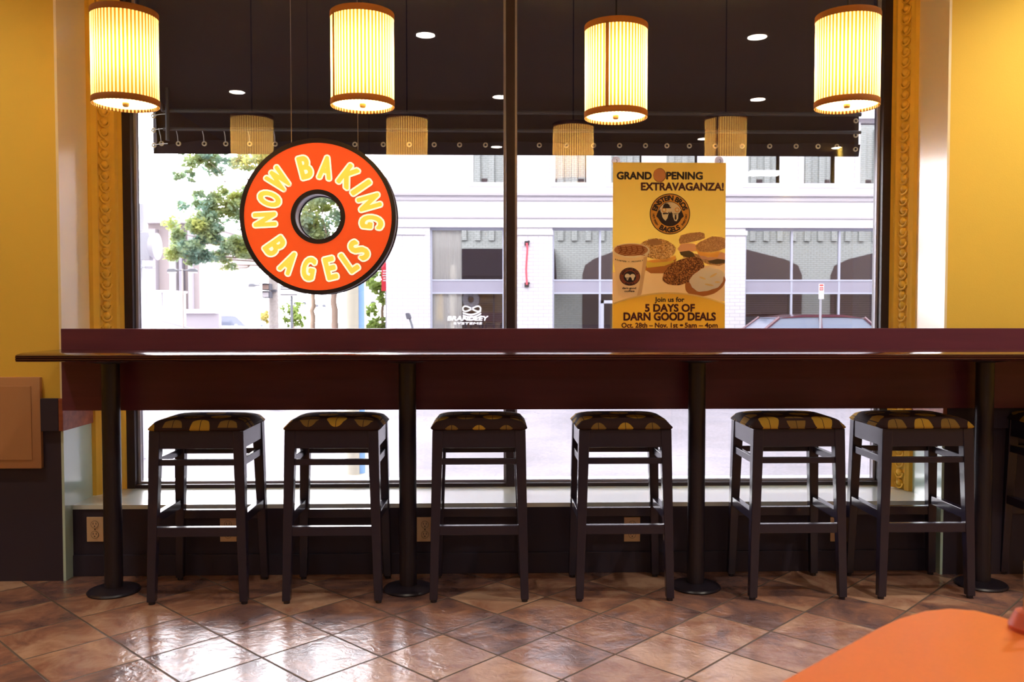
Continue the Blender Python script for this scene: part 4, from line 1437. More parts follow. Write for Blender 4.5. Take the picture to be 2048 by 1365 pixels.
# ------------------------------------------------------------------ white brick building across the street
YB = 20.0
bx = lambda px: at(px, 500, YB).x
bz = lambda py: at(1000, py, YB).z
B0, B1 = bx(772), bx(1830) + 6
ZB1 = 11.0
bld = thing('office_building', ((B0 + B1) / 2, YB, GZ), 'white painted brick building across the street', 'building')
lower = [(860, 1009, 1), (1105, 1393, 3), (1491, 1778, 3)]
upper = [(836, 897), (947, 1009), (1110, 1172), (1221, 1282), (1331, 1393), (1494, 1557), (1605, 1667), (1717, 1778)]
upper = upper[1:]
zl0, zl1 = GZ, bz(455)
zu0, zu1 = bz(365), bz(242)


def pierced(z0, z1, holes, m, name):
    """A wall strip from B0 to B1 with openings over its full height."""
    mb = MB()
    x = B0
    for a, b in holes:
        if a > x:
            mb.box(x, a, YB, YB + .45, z0, z1)
        x = b
    mb.box(x, B1, YB, YB + .45, z0, z1)
    mb.build(name, m, bld)


pierced(zl0 + .3, zl1, [(bx(a), bx(b)) for a, b, _ in lower], M_['whitebrick'], 'ground_floor_wall')
MB().box(B0, B1, YB - .02, YB + .45, GZ, zl0 + .3).build('plinth', M_['ledge'], bld)
MB().box(B0, B1, YB - .03, YB + .45, zl1, bz(388)).build('band_course', M_['whitestone'], bld)
MB().box(B0, B1, YB - .10, YB + .1, bz(392), bz(387.5)).build('ledge', M_['ledge'], bld)
MB().box(B0, B1, YB - .055, YB + .1, bz(402), bz(399)).build('ledge', M_['ledge'], bld)
MB().box(B0, B1, YB - .055, YB + .1, bz(437), bz(433.5)).build('ledge', M_['ledge'], bld)
MB().box(B0, B1, YB - .02, YB + .45, bz(388), zu0).build('upper_sill_course', M_['whitestone'], bld)
pierced(zu0, zu1, [(bx(a), bx(b)) for a, b in upper], M_['whitebrick'], 'upper_floor_wall')
MB().box(B0, B1, YB, YB + .45, zu1, ZB1).build('top_wall', M_['whitebrick'], bld)
MB().box(B0, B1, YB - .16, YB + .1, bz(236), bz(224)).build('cornice', M_['whitestone'], bld)
MB().box(B0 + .1, B1, YB + .45, YB + 9, GZ, ZB1).build('building_body', M_['darkroom'], bld)
for px in (772, 1009 + 13, 1400 + 10, 1790):
    MB().box(bx(px) + .02, bx(px + 84 if px > 800 else px + 78), YB - .03, YB, bz(470), bz(461)).build('pilaster_cap', M_['whitestone'], bld)
for a, b in upper:
    xa, xb = bx(a), bx(b)
    f = MB()
    for q in ((xa - .11, xa, zu0 + .001, zu1), (xb, xb + .11, zu0 + .001, zu1), (xa - .12, xb + .12, zu0 - .10, zu0)):
        f.box(q[0], q[1], YB - (.025 if q[3] > zu0 else .032), YB + .2, q[2], q[3])
    wf = f.build('window_surround', M_['whitestone'], bld)
    MB().box(xa, xb, YB + .12, YB + .13, zu0, zu1).build('pane', M_['mirror_glass'], wf)
zt0, zt1 = bz(585), bz(562)
for gi, (a, b, nP) in enumerate(lower):
    xa, xb = bx(a), bx(b)
    f = MB()
    t = .045
    cuts = [xa + (xb - xa) * k / nP for k in range(nP + 1)]
    for k, x in enumerate(cuts):
        x_ = min(max(x, xa + t / 2), xb - t / 2)
        f.box(x_ - t / 2, x_ + t / 2, YB + .10, YB + .18, zl0 + .3, zl1)
    f.box(xa + .001, xb - .001, YB + .094, YB + .185, zl1 - .06, zl1)
    f.box(xa, xb, YB + .095, YB + .18, zt1, zt1 + .035)
    f.box(xa, xb, YB + .095, YB + .18, zt0 - .035, zt0)
    sf = f.build('storefront_frame', M_['alu'], bld)
    MB().box(xa + t, xb - t, YB + .105, YB + .17, zt0, zt1).build('transom_panel', M_['transom'], sf)
    for k in range(nP):
        x0, x1 = cuts[k] + t / 2, cuts[k + 1] - t / 2
        xm = x0
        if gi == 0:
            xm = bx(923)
            MB().box(x0, xm, YB + .13, YB + .14, zt1 + .035, zl1 - .06).build('pane', M_['clear_glass'], sf)  # clear left panes let the added white sheet show
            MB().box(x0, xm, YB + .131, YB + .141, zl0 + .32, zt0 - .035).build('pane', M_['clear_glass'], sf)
        MB().box(xm, x1, YB + .13, YB + .14, zt1 + .035, zl1 - .06).build('pane', M_['mirror_glass'], sf)
        MB().box(xm, x1, YB + .13, YB + .14, zl0 + .32, zt0 - .035).build('pane', M_['dark_glass'], sf)
        if gi != 1:
            MB().box(xm + .02, x1 - .03, YB + .24, YB + .26, zl0 + .32, zt0 - .05).build('blind', M_['blind'], sf)
# white rippled sheet, added to imitate the sky's reflection in the first shopfront's left half
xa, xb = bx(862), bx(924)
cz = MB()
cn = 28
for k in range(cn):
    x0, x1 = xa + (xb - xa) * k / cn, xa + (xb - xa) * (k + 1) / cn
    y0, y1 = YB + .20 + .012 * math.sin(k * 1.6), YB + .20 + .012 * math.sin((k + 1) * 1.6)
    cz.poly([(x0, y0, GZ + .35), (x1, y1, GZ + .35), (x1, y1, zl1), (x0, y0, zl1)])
cz.build('sky_reflection_sheet', M_['sky_reflection_sheet'], bld)
# door in the middle shopfront
dr = MB()
xa, xb = bx(1203), bx(1290)
zd = bz(601)
dr.box(xa, xa + .07, YB + .08, YB + .13, GZ + .02, zd)
dr.box(xb - .07, xb, YB + .08, YB + .13, GZ + .02, zd)
dr.box(xa, xb, YB + .08, YB + .13, zd - .07, zd)
dr.box(xa, xb, YB + .08, YB + .13, GZ + .02, GZ + .25)
dr.build('door', M_['alu'], bld)
# lettering on the first shopfront
M_['whiteink'] = mat('white_window_lettering', lin(250, 248, 250), 0.5, emit=None)
wl2 = MB()
GLY = 3e-4
yt_ = YB + .122


def wline(s, px0, px1, base, hpx, bold, slant=0.25):
    x0, x1, z0, hh = bx(px0), bx(px1), bz(base), (bz(base - hpx) - bz(base))
    add_glyph(wl2, s, lambda u, v: (x0 + u + slant * v, yt_, z0 + v), hh, x1 - x0, bold, 8)


wline('BRANDLEY', 894, 974, 641.5, 8.5, .006)
wline('SYSTEMS', 906, 963, 649.5, 4.2, .003)
for k in range(4):                                     # swirl of ribbons over the name
    q0 = []
    for i in range(33):
        t = PI * 1.0 * i / 32 * 2
        px = 943 + 18 * math.sin(t) * (1 if t < PI else 1.0)
        py = 618 + k * 4.6 - 5.2 * math.sin(2 * t)
        q0.append((bx(px), yt_, bz(py)))
    if k < 1:
        for (p, q) in zip(q0, q0[1:]):
            d = Vector(q) - Vector(p)
            nn = Vector((-d.z, 0, d.x)).normalized() * .016
            wl2.poly([Vector(p) + nn, Vector(q) + nn, Vector(q) - nn, Vector(p) - nn])
    else:
        h0 = q0[:1]
        for i in range(16):
            f0, f1 = i / 16, (i + 1) / 16
            a_ = lambda f: Vector((bx(925 + 37 * f), yt_, bz(621 + k * 5.2 + 5.5 * math.sin(PI * f) - 4 * f)))
            p, q = a_(f0), a_(f1)
            wl2.poly([p + Vector((0, 0, .018)), q + Vector((0, 0, .018)), q - Vector((0, 0, .018)), p - Vector((0, 0, .018))])
wl2.build('window_lettering', M_['whiteink'], bld)

# red hose between two brackets on the pier
ho = thing('red_hose', (bx(1053), YB, bz(575)), 'red hose strung between two black brackets on the white pier', 'hose')
for py in (487, 570):
    MB().box(bx(1049), bx(1058), YB - .06, YB - .001, bz(py + 4.5), bz(py - 4.5), .01).build('bracket', M_['blackbox'], ho)
    MB().lathe((bx(1057), YB - .09, bz(py - 3)), [(0, -.02), (.028, -.01), (.028, .04), (0, .05)], 14, axis='Y').build('knob', M_['blackbox'], ho, smooth=True)
MB().tube([(bx(1053 + d), YB - .10, bz(487 + 83 * k / 8)) for k, d in enumerate((0, 1.5, 1, 0, -.5, -1, -.7, 0, .5))], .022, 8).build('hose', M_['redcord'], ho, smooth=True)

# parking sign on the far kerb
yk = 17.2
sgn = thing('parking_sign', (at(1640, 600, yk).x, yk, GZ), 'red and white parking sign on a grey pole by the far kerb', 'street sign')
M_['pole'] = mat('grey_galvanised_pole', lin(168, 168, 178), 0.5, metal=0.2)
M_['signwhite'] = mat('white_sign_sheet', lin(238, 234, 236), 0.5)
M_['signred'] = mat('red_sign_print', lin(214, 62, 60), 0.5)
x = at(1641, 600, yk).x
MB().tube([(x, yk, GZ), (x, yk, at(1641, 570, yk).z)], .021, 10).build('pole', M_['pole'], sgn, smooth=True)
sp = MB().box(at(1636.5, 600, yk).x, at(1646.5, 600, yk).x, yk - .028, yk - .022, at(0, 598, yk).z, at(0, 567, yk).z).build('sign_plate', M_['signwhite'], sgn)
rr = MB()
qx = lambda px: at(px, 600, yk).x
qz = lambda py: at(1000, py, yk).z
rr.box(qx(1637.6), qx(1645.4), yk - .031, yk - .028, qz(572), qz(569))
for q in ((1638, 1645, 574, 575.3), (1638, 1645, 579.4, 580.8), (1638, 1639.4, 574, 580.8), (1643.6, 1645, 574, 580.8), (1640.6, 1642.4, 576.2, 578.6)):
    rr.box(qx(q[0]), qx(q[1]), yk - .031, yk - .028, qz(q[3]), qz(q[2]))
rr.build('sign_print', M_['signred'], sp)


# ------------------------------------------------------------------ parked cars
def make_car(loc, col, label, L=4.5, glass_c=None, rot=0.0, Hc=1.55):
    root = thing('car', (0, 0, 0), label, 'car', 'cars parked along the street')
    s = L / 4.5
    hz = Hc / 1.55
    bodym = mat('car_paint', col, 0.25, coat=0.8)
    dark = M_['car_glass']
    b = MB()
    low = [(-2.25, .35), (-2.25, .78), (-2.1, .92), (-1.3, 1.0), (-.2, 1.04), (1.2, 1.02), (2.05, .92), (2.25, .72), (2.25, .32), (1.75, .22), (-1.8, .22)]
    b.prism([(x * s, z * hz) for x, z in low], -.86, .86)
    ob = b.build('body', bodym, root, bevel=.05)
    cab = MB()
    base = [(-1.45, 1.0), (1.5, 1.0)]
    roof = [(-.78, 1.50), (-.3, 1.55), (.55, 1.54), (.95, 1.48)]
    zs = lambda p: (p[0] * s, p[1] * hz)
    for y0, y1, yy0, yy1 in ((-.80, .80, -.66, .66),):
        c = [(base[0][0] * s, y0, base[0][1] * hz), (base[1][0] * s, y0, base[1][1] * hz), (base[1][0] * s, y1, base[1][1] * hz), (base[0][0] * s, y1, base[0][1] * hz),
             (roof[0][0] * s, yy0, 1.49 * hz), (roof[3][0] * s, yy0, 1.49 * hz), (roof[3][0] * s, yy1, 1.49 * hz), (roof[0][0] * s, yy1, 1.49 * hz)]
        cab.hexa(c)
    cab.build('cabin_glass', dark, root)
    rf = MB()
    rf.prism([zs(p) for p in ((-.82, 1.475), (-.3, 1.55), (.5, 1.55), (.98, 1.475), (.5, 1.50), (-.3, 1.50))], -.68, .68)
    rf.build('roof', bodym, root, smooth=True)
    pl = MB()
    for sy in (-1, 1):
        for (xb, xt) in ((-1.45, -.80), (.05, .05), (1.5, .96)):
            pl.tube([(xb * s, sy * .79, 1.0 * hz), (xt * s, sy * .665, 1.49 * hz)], .035, 6)
    pl.build('pillars', bodym, root)
    for x in (-1.42, 1.38):
        for y in (-.80, .80):
            MB().lathe((x * s, y, .32), [(0, -.1), (.2, -.1), (.32, -.085), (.32, .085), (.2, .1), (0, .1)], 24, axis='Y').build('wheel', M_['blackbox'], root, smooth=True)
    for y in (-.85, .85):
        MB().lathe((1.02 * s, y * 1.04, 1.04 * hz), [(0, -.05), (.07, -.03), (.07, .03), (0, .05)], 12, axis='Y').build('wing_mirror', bodym, root, smooth=True)
    root.location = loc
    root.rotation_euler = (0, 0, rot)
    return root


M_['car_glass'] = mat('blue_grey_car_glass', lin(120, 130, 150), 0.08, spec=0.8)
yc = 17.0 + 1.3
make_car((at(1612, 640, yc).x, yc, GZ), lin(92, 48, 64), 'dark maroon car parked across the street below the parking sign', Hc=1.62)
c2_ = make_car((at(440, 640, 42).x, 42, GZ), lin(236, 236, 240), 'small white car far down the street on the left', Hc=1.5)
c3_ = make_car((at(483, 640, 62).x, 62, GZ), lin(120, 150, 200), 'small pale blue car far down the street, right of the white one', Hc=1.55, rot=1.4)


# ------------------------------------------------------------------ trees
def leaf_mat(name, c1, c2):
    m = mat(name, c1, 0.6, spec=0.3)
    n, l = m.node_tree.nodes, m.node_tree.links
    p = n['Principled BSDF']
    geo = n.new('ShaderNodeNewGeometry'); a = n.new('ShaderNodeTexNoise')
    a.inputs['Scale'].default_value = 1.4; a.inputs['Detail'].default_value = 3
    mr = n.new('ShaderNodeMapRange'); mr.inputs['From Min'].default_value = .38; mr.inputs['From Max'].default_value = .68
    cm = n.new('ShaderNodeMix'); cm.data_type = 'RGBA'
    cm.inputs[6].default_value = (*c1, 1); cm.inputs[7].default_value = (*c2, 1)
    l.new(geo.outputs['Position'], a.inputs['Vector']); l.new(a.outputs['Fac'], mr.inputs['Value']); l.new(mr.outputs[0], cm.inputs[0])
    l.new(cm.outputs[2], p.inputs['Base Color'])
    tr = n.new('ShaderNodeBsdfTranslucent'); ms = n.new('ShaderNodeMixShader'); ms.inputs[0].default_value = .5
    l.new(cm.outputs[2], tr.inputs[0]); l.new(p.outputs[0], ms.inputs[1]); l.new(tr.outputs[0], ms.inputs[2])
    l.new(ms.outputs[0], n['Material Output'].inputs['Surface'])
    return m


M_['leaf'] = leaf_mat('green_leaves', lin(140, 172, 158), lin(176, 184, 104))
M_['leaf_yellow'] = mat('yellow_green_leaves', lin(206, 196, 120), 0.6, noise=0.25, nscale=0.8, transl=0.5)
M_['leaf_hedge'] = mat('fresh_green_leaves', lin(140, 164, 84), 0.6, noise=0.4, nscale=1.5, transl=0.45)
M_['bark'] = mat('pale_grey_brown_bark', lin(196, 172, 150), 0.9, noise=0.2, nscale=6)
M_['bark_dark'] = mat('grey_bark', lin(160, 138, 122), 0.9, noise=0.2, nscale=6)


def tree(name, label, Y, trunk, clumps, n_leaf, leaf, mleaf, mbark, twigs=True, seed=1, group='street trees'):
    """trunk: (px, py bottom, px top, py top, px width); clumps: (px, py, rx, ry, weight) in photograph pixels, placed about depth Y."""
    rnd = random.Random(seed)
    s = Y / FPX
    base = at(trunk[0], trunk[1], Y)
    top = at(trunk[2], trunk[3], Y)
    root = thing(name, (base.x, Y, GZ), label, 'tree', group)
    tb_ = MB()
    r = trunk[4] * s / 2
    k = 8
    pts = [Vector((base.x, Y, GZ))] + [base.lerp(top, i / k) + Vector((rnd.uniform(-.3, .3) * r, rnd.uniform(-.3, .3) * r, 0)) for i in range(1, k + 1)]
    tb_.tube(pts, r, 12, r1=r * .8)
    tb_.build('trunk', mbark, root, smooth=True)
    lf = MB()
    br = MB()
    tw = sum(c[4] * c[2] * c[3] for c in clumps)
    for (px, py, rx, ry, wt) in clumps:
        c = at(px, py, Y)
        dep = min(rx, ry) * s * 1.6
        if twigs:
            mid = top.lerp(c, .5) + Vector((0, rnd.uniform(-.3, .3), .15))
            br.tube([top.lerp(base, .04), mid, c], r * .35, 6, r1=r * .07)
            for q in range(3):
                e = c + Vector((rnd.uniform(-.8, .8) * rx * s, rnd.uniform(-.6, .6) * dep, rnd.uniform(-.7, .7) * ry * s))
                br.tube([mid.lerp(c, .6), mid.lerp(e, .7), e], r * .14, 5, r1=r * .03)
        subs = [(c + Vector((rnd.uniform(-.75, .75) * rx * s, rnd.uniform(-.8, .8) * dep, rnd.uniform(-.75, .75) * ry * s)), rnd.uniform(.18, .42)) for _ in range(14)]
        for _ in range(int(n_leaf * wt * rx * ry / tw)):
            cc, kk = rnd.choice(subs)
            while True:
                d = Vector((rnd.gauss(0, .55), rnd.gauss(0, .55), rnd.gauss(0, .55)))
                if d.length < 1.3:
                    break
            p = cc + Vector((d.x * rx * s * kk, d.y * dep * kk, d.z * ry * s * kk * 1.1))
            a = Vector((rnd.uniform(-1, 1), rnd.uniform(-1, 1), rnd.uniform(-.6, .6))).normalized()
            b = a.cross(Vector((rnd.uniform(-1, 1), rnd.uniform(-1, 1), rnd.uniform(-1, 1)))).normalized()
            L = leaf * rnd.uniform(.6, 1.3)
            lf.poly([p - a * L, p - a * .2 * L + b * .55 * L, p + a * L, p - a * .2 * L - b * .55 * L])
    lf.build('foliage', mleaf, root)
    if twigs:
        br.build('branches', mbark, root, smooth=True)
    return root


tree('street_tree', 'large green street tree behind the hanging round sign', 22.0, (671, 660, 667, 555, 14),
     [(395, 322, 50, 26, 1.1), (372, 352, 22, 14, .7), (452, 316, 45, 14, .5), (505, 322, 50, 22, .7), (430, 395, 38, 22, .7), (520, 385, 55, 34, 1.1), (470, 410, 60, 28, 1.2),
      (400, 430, 45, 32, 1.0), (370, 470, 42, 34, 1.2), (440, 478, 55, 36, 1.3), (345, 505, 26, 18, .9), (385, 515, 38, 16, .9), (430, 512, 30, 14, .5), (455, 530, 16, 12, .5), (500, 495, 40, 24, 1.0),
      (580, 330, 60, 40, .9), (640, 400, 60, 34, .9), (650, 455, 70, 34, 1.0), (610, 470, 50, 40, .8), (700, 370, 50, 50, .8), (560, 440, 60, 50, 1.0), (710, 470, 40, 30, .7)],
     34000, .062, M_['leaf'], M_['bark_dark'], seed=3)
tree('street_tree', 'slender tree with a pale tan trunk left of the larger trunk', 26.0, (624, 660, 626, 585, 11), [(640, 520, 40, 30, 1), (610, 490, 40, 30, 1)], 900, .07, M_['leaf'], M_['bark'], seed=5, twigs=False)
tree('street_tree', 'green tree beside the red banner at the white building corner', 27.0, (766, 660, 764, 560, 7),
     [(748, 560, 22, 22, 1), (760, 590, 18, 18, .8), (745, 620, 14, 14, .6), (756, 648, 26, 14, 1.3), (768, 540, 14, 26, .7)], 2600, .07, M_['leaf_hedge'], M_['bark_dark'], seed=8, twigs=False)
tree('street_tree', 'hazy yellow-green tree far down the street beside the low wall', 70.0, (430, 656, 430, 630, 4), [(425, 612, 22, 22, 1), (445, 628, 22, 18, 1), (410, 625, 14, 12, .6)], 1500, .16, M_['leaf_yellow'], M_['bark'], seed=11, twigs=False)
tree('street_tree', 'hazy yellow-green tree far down the street, middle of three', 82.0, (478, 656, 478, 625, 4), [(476, 606, 24, 22, 1), (486, 626, 22, 18, 1)], 1300, .16, M_['leaf_yellow'], M_['bark'], seed=12, twigs=False)
tree('street_tree', 'hazy yellow-green shrubby tree beside the traffic light pole', 66.0, (515, 656, 515, 640, 3), [(510, 640, 20, 14, 1), (530, 634, 12, 14, .8)], 900, .14, M_['leaf_yellow'], M_['bark'], seed=13, twigs=False)
tree('street_tree', 'small green tree between the traffic pole and the tan trunk', 50.0, (588, 660, 588, 645, 3), [(585, 625, 22, 22, 1), (598, 640, 14, 14, .8), (578, 645, 10, 12, .5)], 1100, .11, M_['leaf_hedge'], M_['bark'], seed=14, twigs=False)

# ------------------------------------------------------------------ far side on the left
M_['hazebrown'] = mat('pale_brown_grey_cladding', lin(176, 166, 166), 0.85)
M_['hazegrey'] = mat('pale_grey_cladding', lin(168, 164, 172), 0.85)
M_['concrete'] = mat('pale_concrete', lin(228, 224, 226), 0.85)
M_['midgrey'] = mat('grey_opening', lin(150, 148, 158), 0.85)  # plain grey for one far pier and the hut trim
YD = 46.0
dxx = lambda px, y=YD: at(px, 500, y).x
dz_ = lambda py, y=YD: at(500, py, y).z
fb = thing('apartment_block', (dxx(345), YD, GZ), 'pale brown-grey block with vertical piers far off on the left', 'building')
MB().box(dxx(296), dxx(398), YD, YD + 12, GZ, dz_(448)).build('wall', M_['hazebrown'], fb)
for a, b, k in ((296, 318, 'hazegrey'), (345, 357, 'concrete'), (364, 370, 'midgrey'), (382, 388, 'hazegrey')):
    MB().box(dxx(a), dxx(b), YD - .5, YD - .01, GZ, dz_(458 + (a % 7))).build('pier', M_[k], fb)
MB().box(dxx(290), dxx(402), YD - .7, YD + 12, dz_(448), dz_(444)).build('roof_edge', M_['concrete'], fb)

YE = 36.0
ex_ = lambda px: at(px, 500, YE).x
ez = lambda py: at(500, py, YE).z
ut = thing('utility_hut', (ex_(318), YE, GZ), 'small white utility hut beside the sloping stair wall', 'hut')
MB().box(ex_(297), ex_(336), YE, YE + 2, GZ, ez(585)).build('wall', M_['concrete'], ut)
MB().box(ex_(294), ex_(338), YE - .1, YE + 2.1, ez(585), ez(581)).build('roof', M_['signwhite'], ut)
MB().box(ex_(322), ex_(324), YE - .03, YE - .001, ez(612), ez(586)).build('trim', M_['midgrey'], ut)
st = thing('stair_parapet', (ex_(350), YE - 1, GZ), 'white sloping stair wall with steps at the far left', 'stairs')
p = MB()
p.prism([(ex_(293), GZ), (ex_(293), ez(613)), (ex_(336), ez(612)), (ex_(337), ez(640)), (ex_(402), ez(658)), (ex_(402), GZ)], YE - 1.2, YE - .8)
p.build('wall', M_['concrete'], st)
p = MB()
for k in range(6):
    p.box(ex_(280), ex_(300 + k * 8), YE - 2.2 - k * .3, YE - 1.2, GZ, ez(640 + k * 3.4))
p.build('steps', M_['signwhite'], st)
hr = MB()
hr.tube([(ex_(296), YE - 1.25, ez(621)), (ex_(340), YE - 1.25, ez(640)), (ex_(404), YE - 1.25, ez(657))], .03, 6)
hr.build('handrail', M_['pole'], st)
lw = thing('low_wall', (ex_(385), YE + 3, GZ), 'low white wall with a coping behind the stairs', 'wall')
q = YE + 4
MB().box(at(338, 500, q).x, at(436, 500, q).x, q, q + .4, GZ, at(0, 627, q).z).build('wall', M_['hazegrey'], lw)
MB().box(at(337, 500, q).x, at(432, 500, q).x, q - .2, q + .6, at(0, 627, q).z, at(0, 619, q).z).build('coping', M_['signwhite'], lw)


def street_lamp(px, py, Y, half, label, ph=1.0):
    p = at(px, py, Y)
    s = Y / FPX
    root = thing('street_lamp', (p.x, Y, GZ), label, 'street lamp', 'double-headed street lamps')
    MB().tube([(p.x, Y, GZ), (p.x, Y, p.z + 3 * s)], 2.0 * s * ph, 10, r1=1.4 * s * ph).build('pole', M_['lamp_pole'], root, smooth=True)
    for sg in (-1, 1):
        MB().tube([(p.x, Y, p.z), (p.x + sg * half * .35 * s, Y, p.z)], 1.1 * s, 8).build('arm', M_['lamp_grey'], root)
        h = MB()
        w_ = half * .62 * s
        x0 = p.x + sg * half * .34 * s
        h.prism([(x0, p.z - 2.5 * s), (x0, p.z + 1.5 * s), (x0 + sg * w_ * .3, p.z + 3.6 * s), (x0 + sg * w_ * .8, p.z + 3.2 * s), (x0 + sg * w_, p.z + 1 * s), (x0 + sg * w_, p.z - 3.2 * s)], Y - 3 * s, Y + 3 * s)
        hd = h.build('lamp_head', M_['lamp_grey'], root, bevel=.8 * s)
        MB().box(min(x0 + sg * w_ * .1, x0 + sg * w_ * .95), max(x0 + sg * w_ * .1, x0 + sg * w_ * .95), Y - 2.4 * s, Y + 2.4 * s, p.z - 5.4 * s, p.z - 3.1 * s).build('lens', M_['signwhite'], hd)
    return root


M_['lamp_grey'] = mat('grey_lamp_housing', lin(120, 124, 132), 0.6)
M_['lamp_pole'] = mat('pale_tan_pole', lin(206, 196, 190), 0.6)
street_lamp(365, 541, 24, 31, 'double-headed street lamp in front of the pale block, tallest of the lamps')
street_lamp(519, 571, 34, 22, 'double-headed street lamp on a thin pole left of the traffic light', .7)
street_lamp(757, 606, 30, 17, 'double-headed street lamp below the red banner')
street_lamp(600, 607, 60, 13, 'small far double-headed street lamp right of the traffic light pole', .6)
street_lamp(641, 612, 70, 11, 'tiny far double-headed street lamp between the tan trunk and the large trunk', .6)

# pole with pedestrian signal and street name board
YT = 15.0
tx = lambda px: at(px, 600, YT).x
tz = lambda py: at(550, py, YT).z
tl = thing('traffic_signal', (tx(547), YT, GZ), 'two-section signal on a concrete pole below the round sign', 'traffic signal')
M_['rough_concrete'] = mat('speckled_concrete_pole', lin(172, 164, 160), 0.9, noise=0.35, nscale=25)
M_['signalgrey'] = mat('dark_signal_housing', lin(96, 98, 108), 0.6)
M_['signalface'] = mat('dusty_signal_lens', lin(190, 160, 150), 0.4)
MB().tube([(tx(547), YT, GZ), (tx(547), YT, tz(535))], .088, 20, r1=.08).build('pole', M_['rough_concrete'], tl, smooth=True)
for py in (575, 590):
    h = MB().box(tx(534), tx(549), YT - .33, YT - .12, tz(py + 7), tz(py - 6.5), .01).build('signal_head', M_['signalgrey'], tl)
    MB().box(tx(535.5), tx(547), YT - .336, YT - .33, tz(py + 5), tz(py - 4)).build('lens', M_['signalface' if py < 580 else 'signwhite'], h)
    MB().box(tx(533), tx(549), YT - .45, YT - .33, tz(py - 5.6), tz(py - 6.8)).build('visor', M_['signalgrey'], h)
MB().box(tx(546), tx(556), YT - .15, YT - .05, tz(584), tz(580)).build('bracket', M_['signalgrey'], tl)
nb = thing('street_name_board', (tx(583), YT + 3, GZ), 'white street board on a grey post right of the signal pole', 'street sign')
Y3 = YT + 3
MB().box(at(558, 582, Y3).x, at(612, 582, Y3).x, Y3, Y3 + .04, at(0, 592, Y3).z, at(0, 570, Y3).z).build('board', M_['signwhite'], nb)
b2 = MB()
for py in (573, 577.5, 588.5):
    b2.box(at(561, 582, Y3).x, at(594, 582, Y3).x, Y3 - .012, Y3 - .001, at(0, py + 1.4, Y3).z, at(0, py, Y3).z)
b2.build('board_lines', M_['signalgrey'], nb)
MB().tube([(at(582, 600, Y3).x, Y3 + .06, GZ), (at(582, 600, Y3).x, Y3 + .06, at(0, 575, Y3).z)], .027, 10).build('post', M_['lamp_grey'], nb, smooth=True)

# near pole with a blue edge, standing on the pavement
YN = 8.8
pn = thing('wrapped_pole', (at(711, 800, YN).x, YN, GZ), 'pale round pole with a blue stripe standing near the window', 'pole')
M_['palepole'] = mat('pale_painted_pole', lin(232, 226, 206), 0.5)
M_['bluestripe'] = mat('sky_blue_stripe', lin(140, 184, 232), 0.5)
xc = at(711, 800, YN).x
rr_ = (at(733, 800, YN).x - at(689, 800, YN).x) / 2
ztop = 2.9
MB().lathe((xc, YN, GZ), [(0, 0), (rr_ * 1.15, 0), (rr_ * 1.15, .03), (rr_, .05), (rr_, ztop - GZ), (0, ztop - GZ)], 40).build('shaft', M_['palepole'], pn, smooth=True)
bs = MB()
for k in range(6):
    a0, a1 = math.radians(-62 + k * 6), math.radians(-62 + (k + 1) * 6)
    r = rr_ + .002
    bs.poly([(xc + r * math.cos(a0), YN + r * math.sin(a0), GZ + .06), (xc + r * math.cos(a1), YN + r * math.sin(a1), GZ + .06), (xc + r * math.cos(a1), YN + r * math.sin(a1), ztop - .05), (xc + r * math.cos(a0), YN + r * math.sin(a0), ztop - .05)])
bs.build('stripe', M_['bluestripe'], pn, smooth=True)

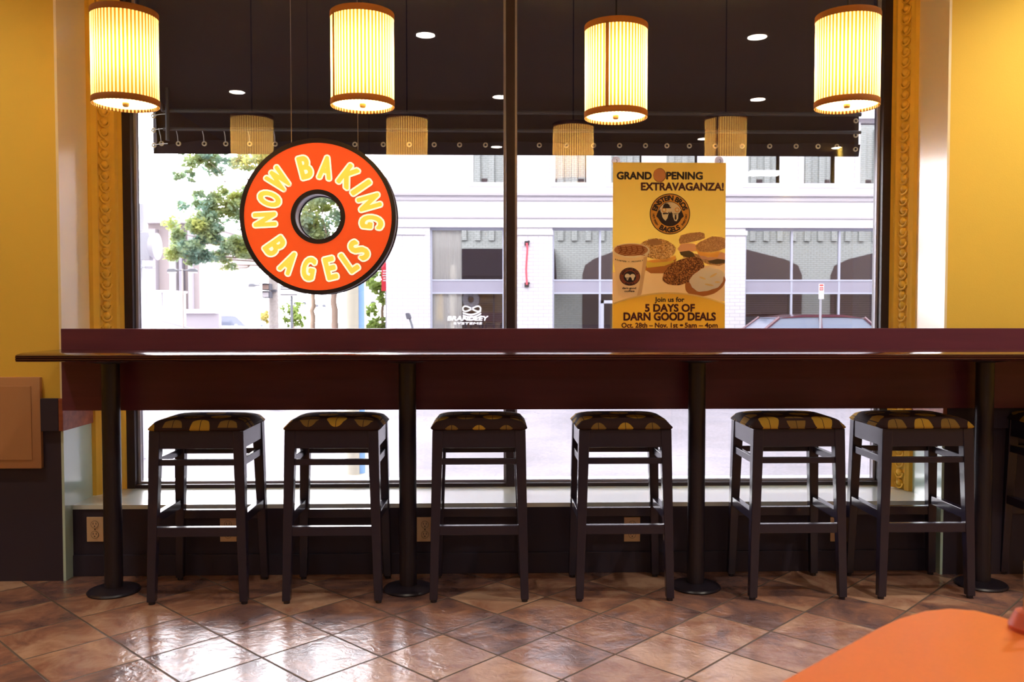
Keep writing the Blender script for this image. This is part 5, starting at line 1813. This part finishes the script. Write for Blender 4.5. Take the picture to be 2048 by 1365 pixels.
# banner on a lamp post by the corner of the white building
Y4 = 25.0
bn = thing('street_banner', (at(770, 560, Y4).x, Y4, GZ), 'red banner on a slim post at the corner of the white building', 'banner')
MB().tube([(at(773, 600, Y4).x, Y4 + .05, GZ), (at(773, 600, Y4).x, Y4 + .05, at(0, 515, Y4).z)], .04, 10).build('post', M_['lamp_grey'], bn, smooth=True)
M_['bannerred'] = mat('red_banner_cloth', lin(228, 70, 92), 0.7, transl=0.3)
cl_ = MB().box(at(763, 560, Y4).x, at(777, 560, Y4).x, Y4 - .01, Y4 + .005, at(0, 582, Y4).z, at(0, 524, Y4).z).build('cloth', M_['bannerred'], bn)
wv = MB()
for py, wd_ in ((541, 6), (546, 7), (551, 8), (556, 5), (561, 6)):
    wv.box(at(769 - wd_ / 2, 560, Y4).x, at(769 + wd_ / 2, 560, Y4).x, Y4 - .014, Y4 - .011, at(0, py + 1.2, Y4).z, at(0, py - 1.2, Y4).z)
wv.build('banner_marks', M_['signwhite'], cl_)

# parking meter in front of the white building
Y5 = 14.0
pm = thing('parking_meter', (at(824, 640, Y5).x, Y5, GZ), 'grey parking meter on a bent post before the white building corner', 'parking meter')
m5 = lambda px, py: (at(px, py, Y5).x, Y5, at(px, py, Y5).z)
MB().tube([m5(818, 634), m5(822, 645), m5(825, 656), (at(825, 656, Y5).x, Y5, GZ)], .018, 8).build('post', M_['lamp_grey'], pm, smooth=True)
MB().prism([(m5(a, b)[0], m5(a, b)[2]) for a, b in ((811, 628), (813, 626), (818, 626), (821, 630), (823, 638), (814, 639))], Y5 - .06, Y5 + .06).build('meter_head', M_['signalgrey'], pm, bevel=.01)

# signal cabinet and round dish on a pole at the left edge of the window
Y6 = 10.0
m6 = lambda px, py: at(px, py, Y6)
hb = thing('utility_pole', (m6(285, 600).x, Y6, GZ), 'pale grey pole with a round signal hood at the left edge of the window', 'pole')
M_['palegrey'] = mat('pale_grey_metal', lin(206, 206, 216), 0.5)
MB().lathe((m6(286, 460).x, Y6, m6(286, 463).z), [(0, 0), (.041, 0), (.041, m6(0, 408).z - m6(0, 463).z), (0, m6(0, 408).z - m6(0, 463).z)], 24).build('upper_tube', M_['palegrey'], hb, smooth=True)
MB().box(m6(279, 490).x, m6(303, 490).x, Y6 - .06, Y6 + .06, m6(0, 521).z, m6(0, 464).z, .01).build('housing', M_['palegrey'], hb)
MB().tube([(m6(303, 495).x, Y6, m6(0, 493).z), (m6(309, 495).x, Y6, m6(0, 493).z), (m6(315, 495).x, Y6, m6(0, 493).z)], .125, 24, r1=.155).build('hood', M_['palegrey'], hb, smooth=True)
MB().box(m6(277, 530).x, m6(308, 530).x, Y6 - .04, Y6 + .04, m6(0, 537).z, m6(0, 533).z).build('bracket', M_['palegrey'], hb)
MB().tube([(m6(276, 530).x, Y6 + .05, GZ), (m6(276, 530).x, Y6 + .05, m6(0, 410).z)], .03, 12).build('pole', M_['palegrey'], hb, smooth=True)
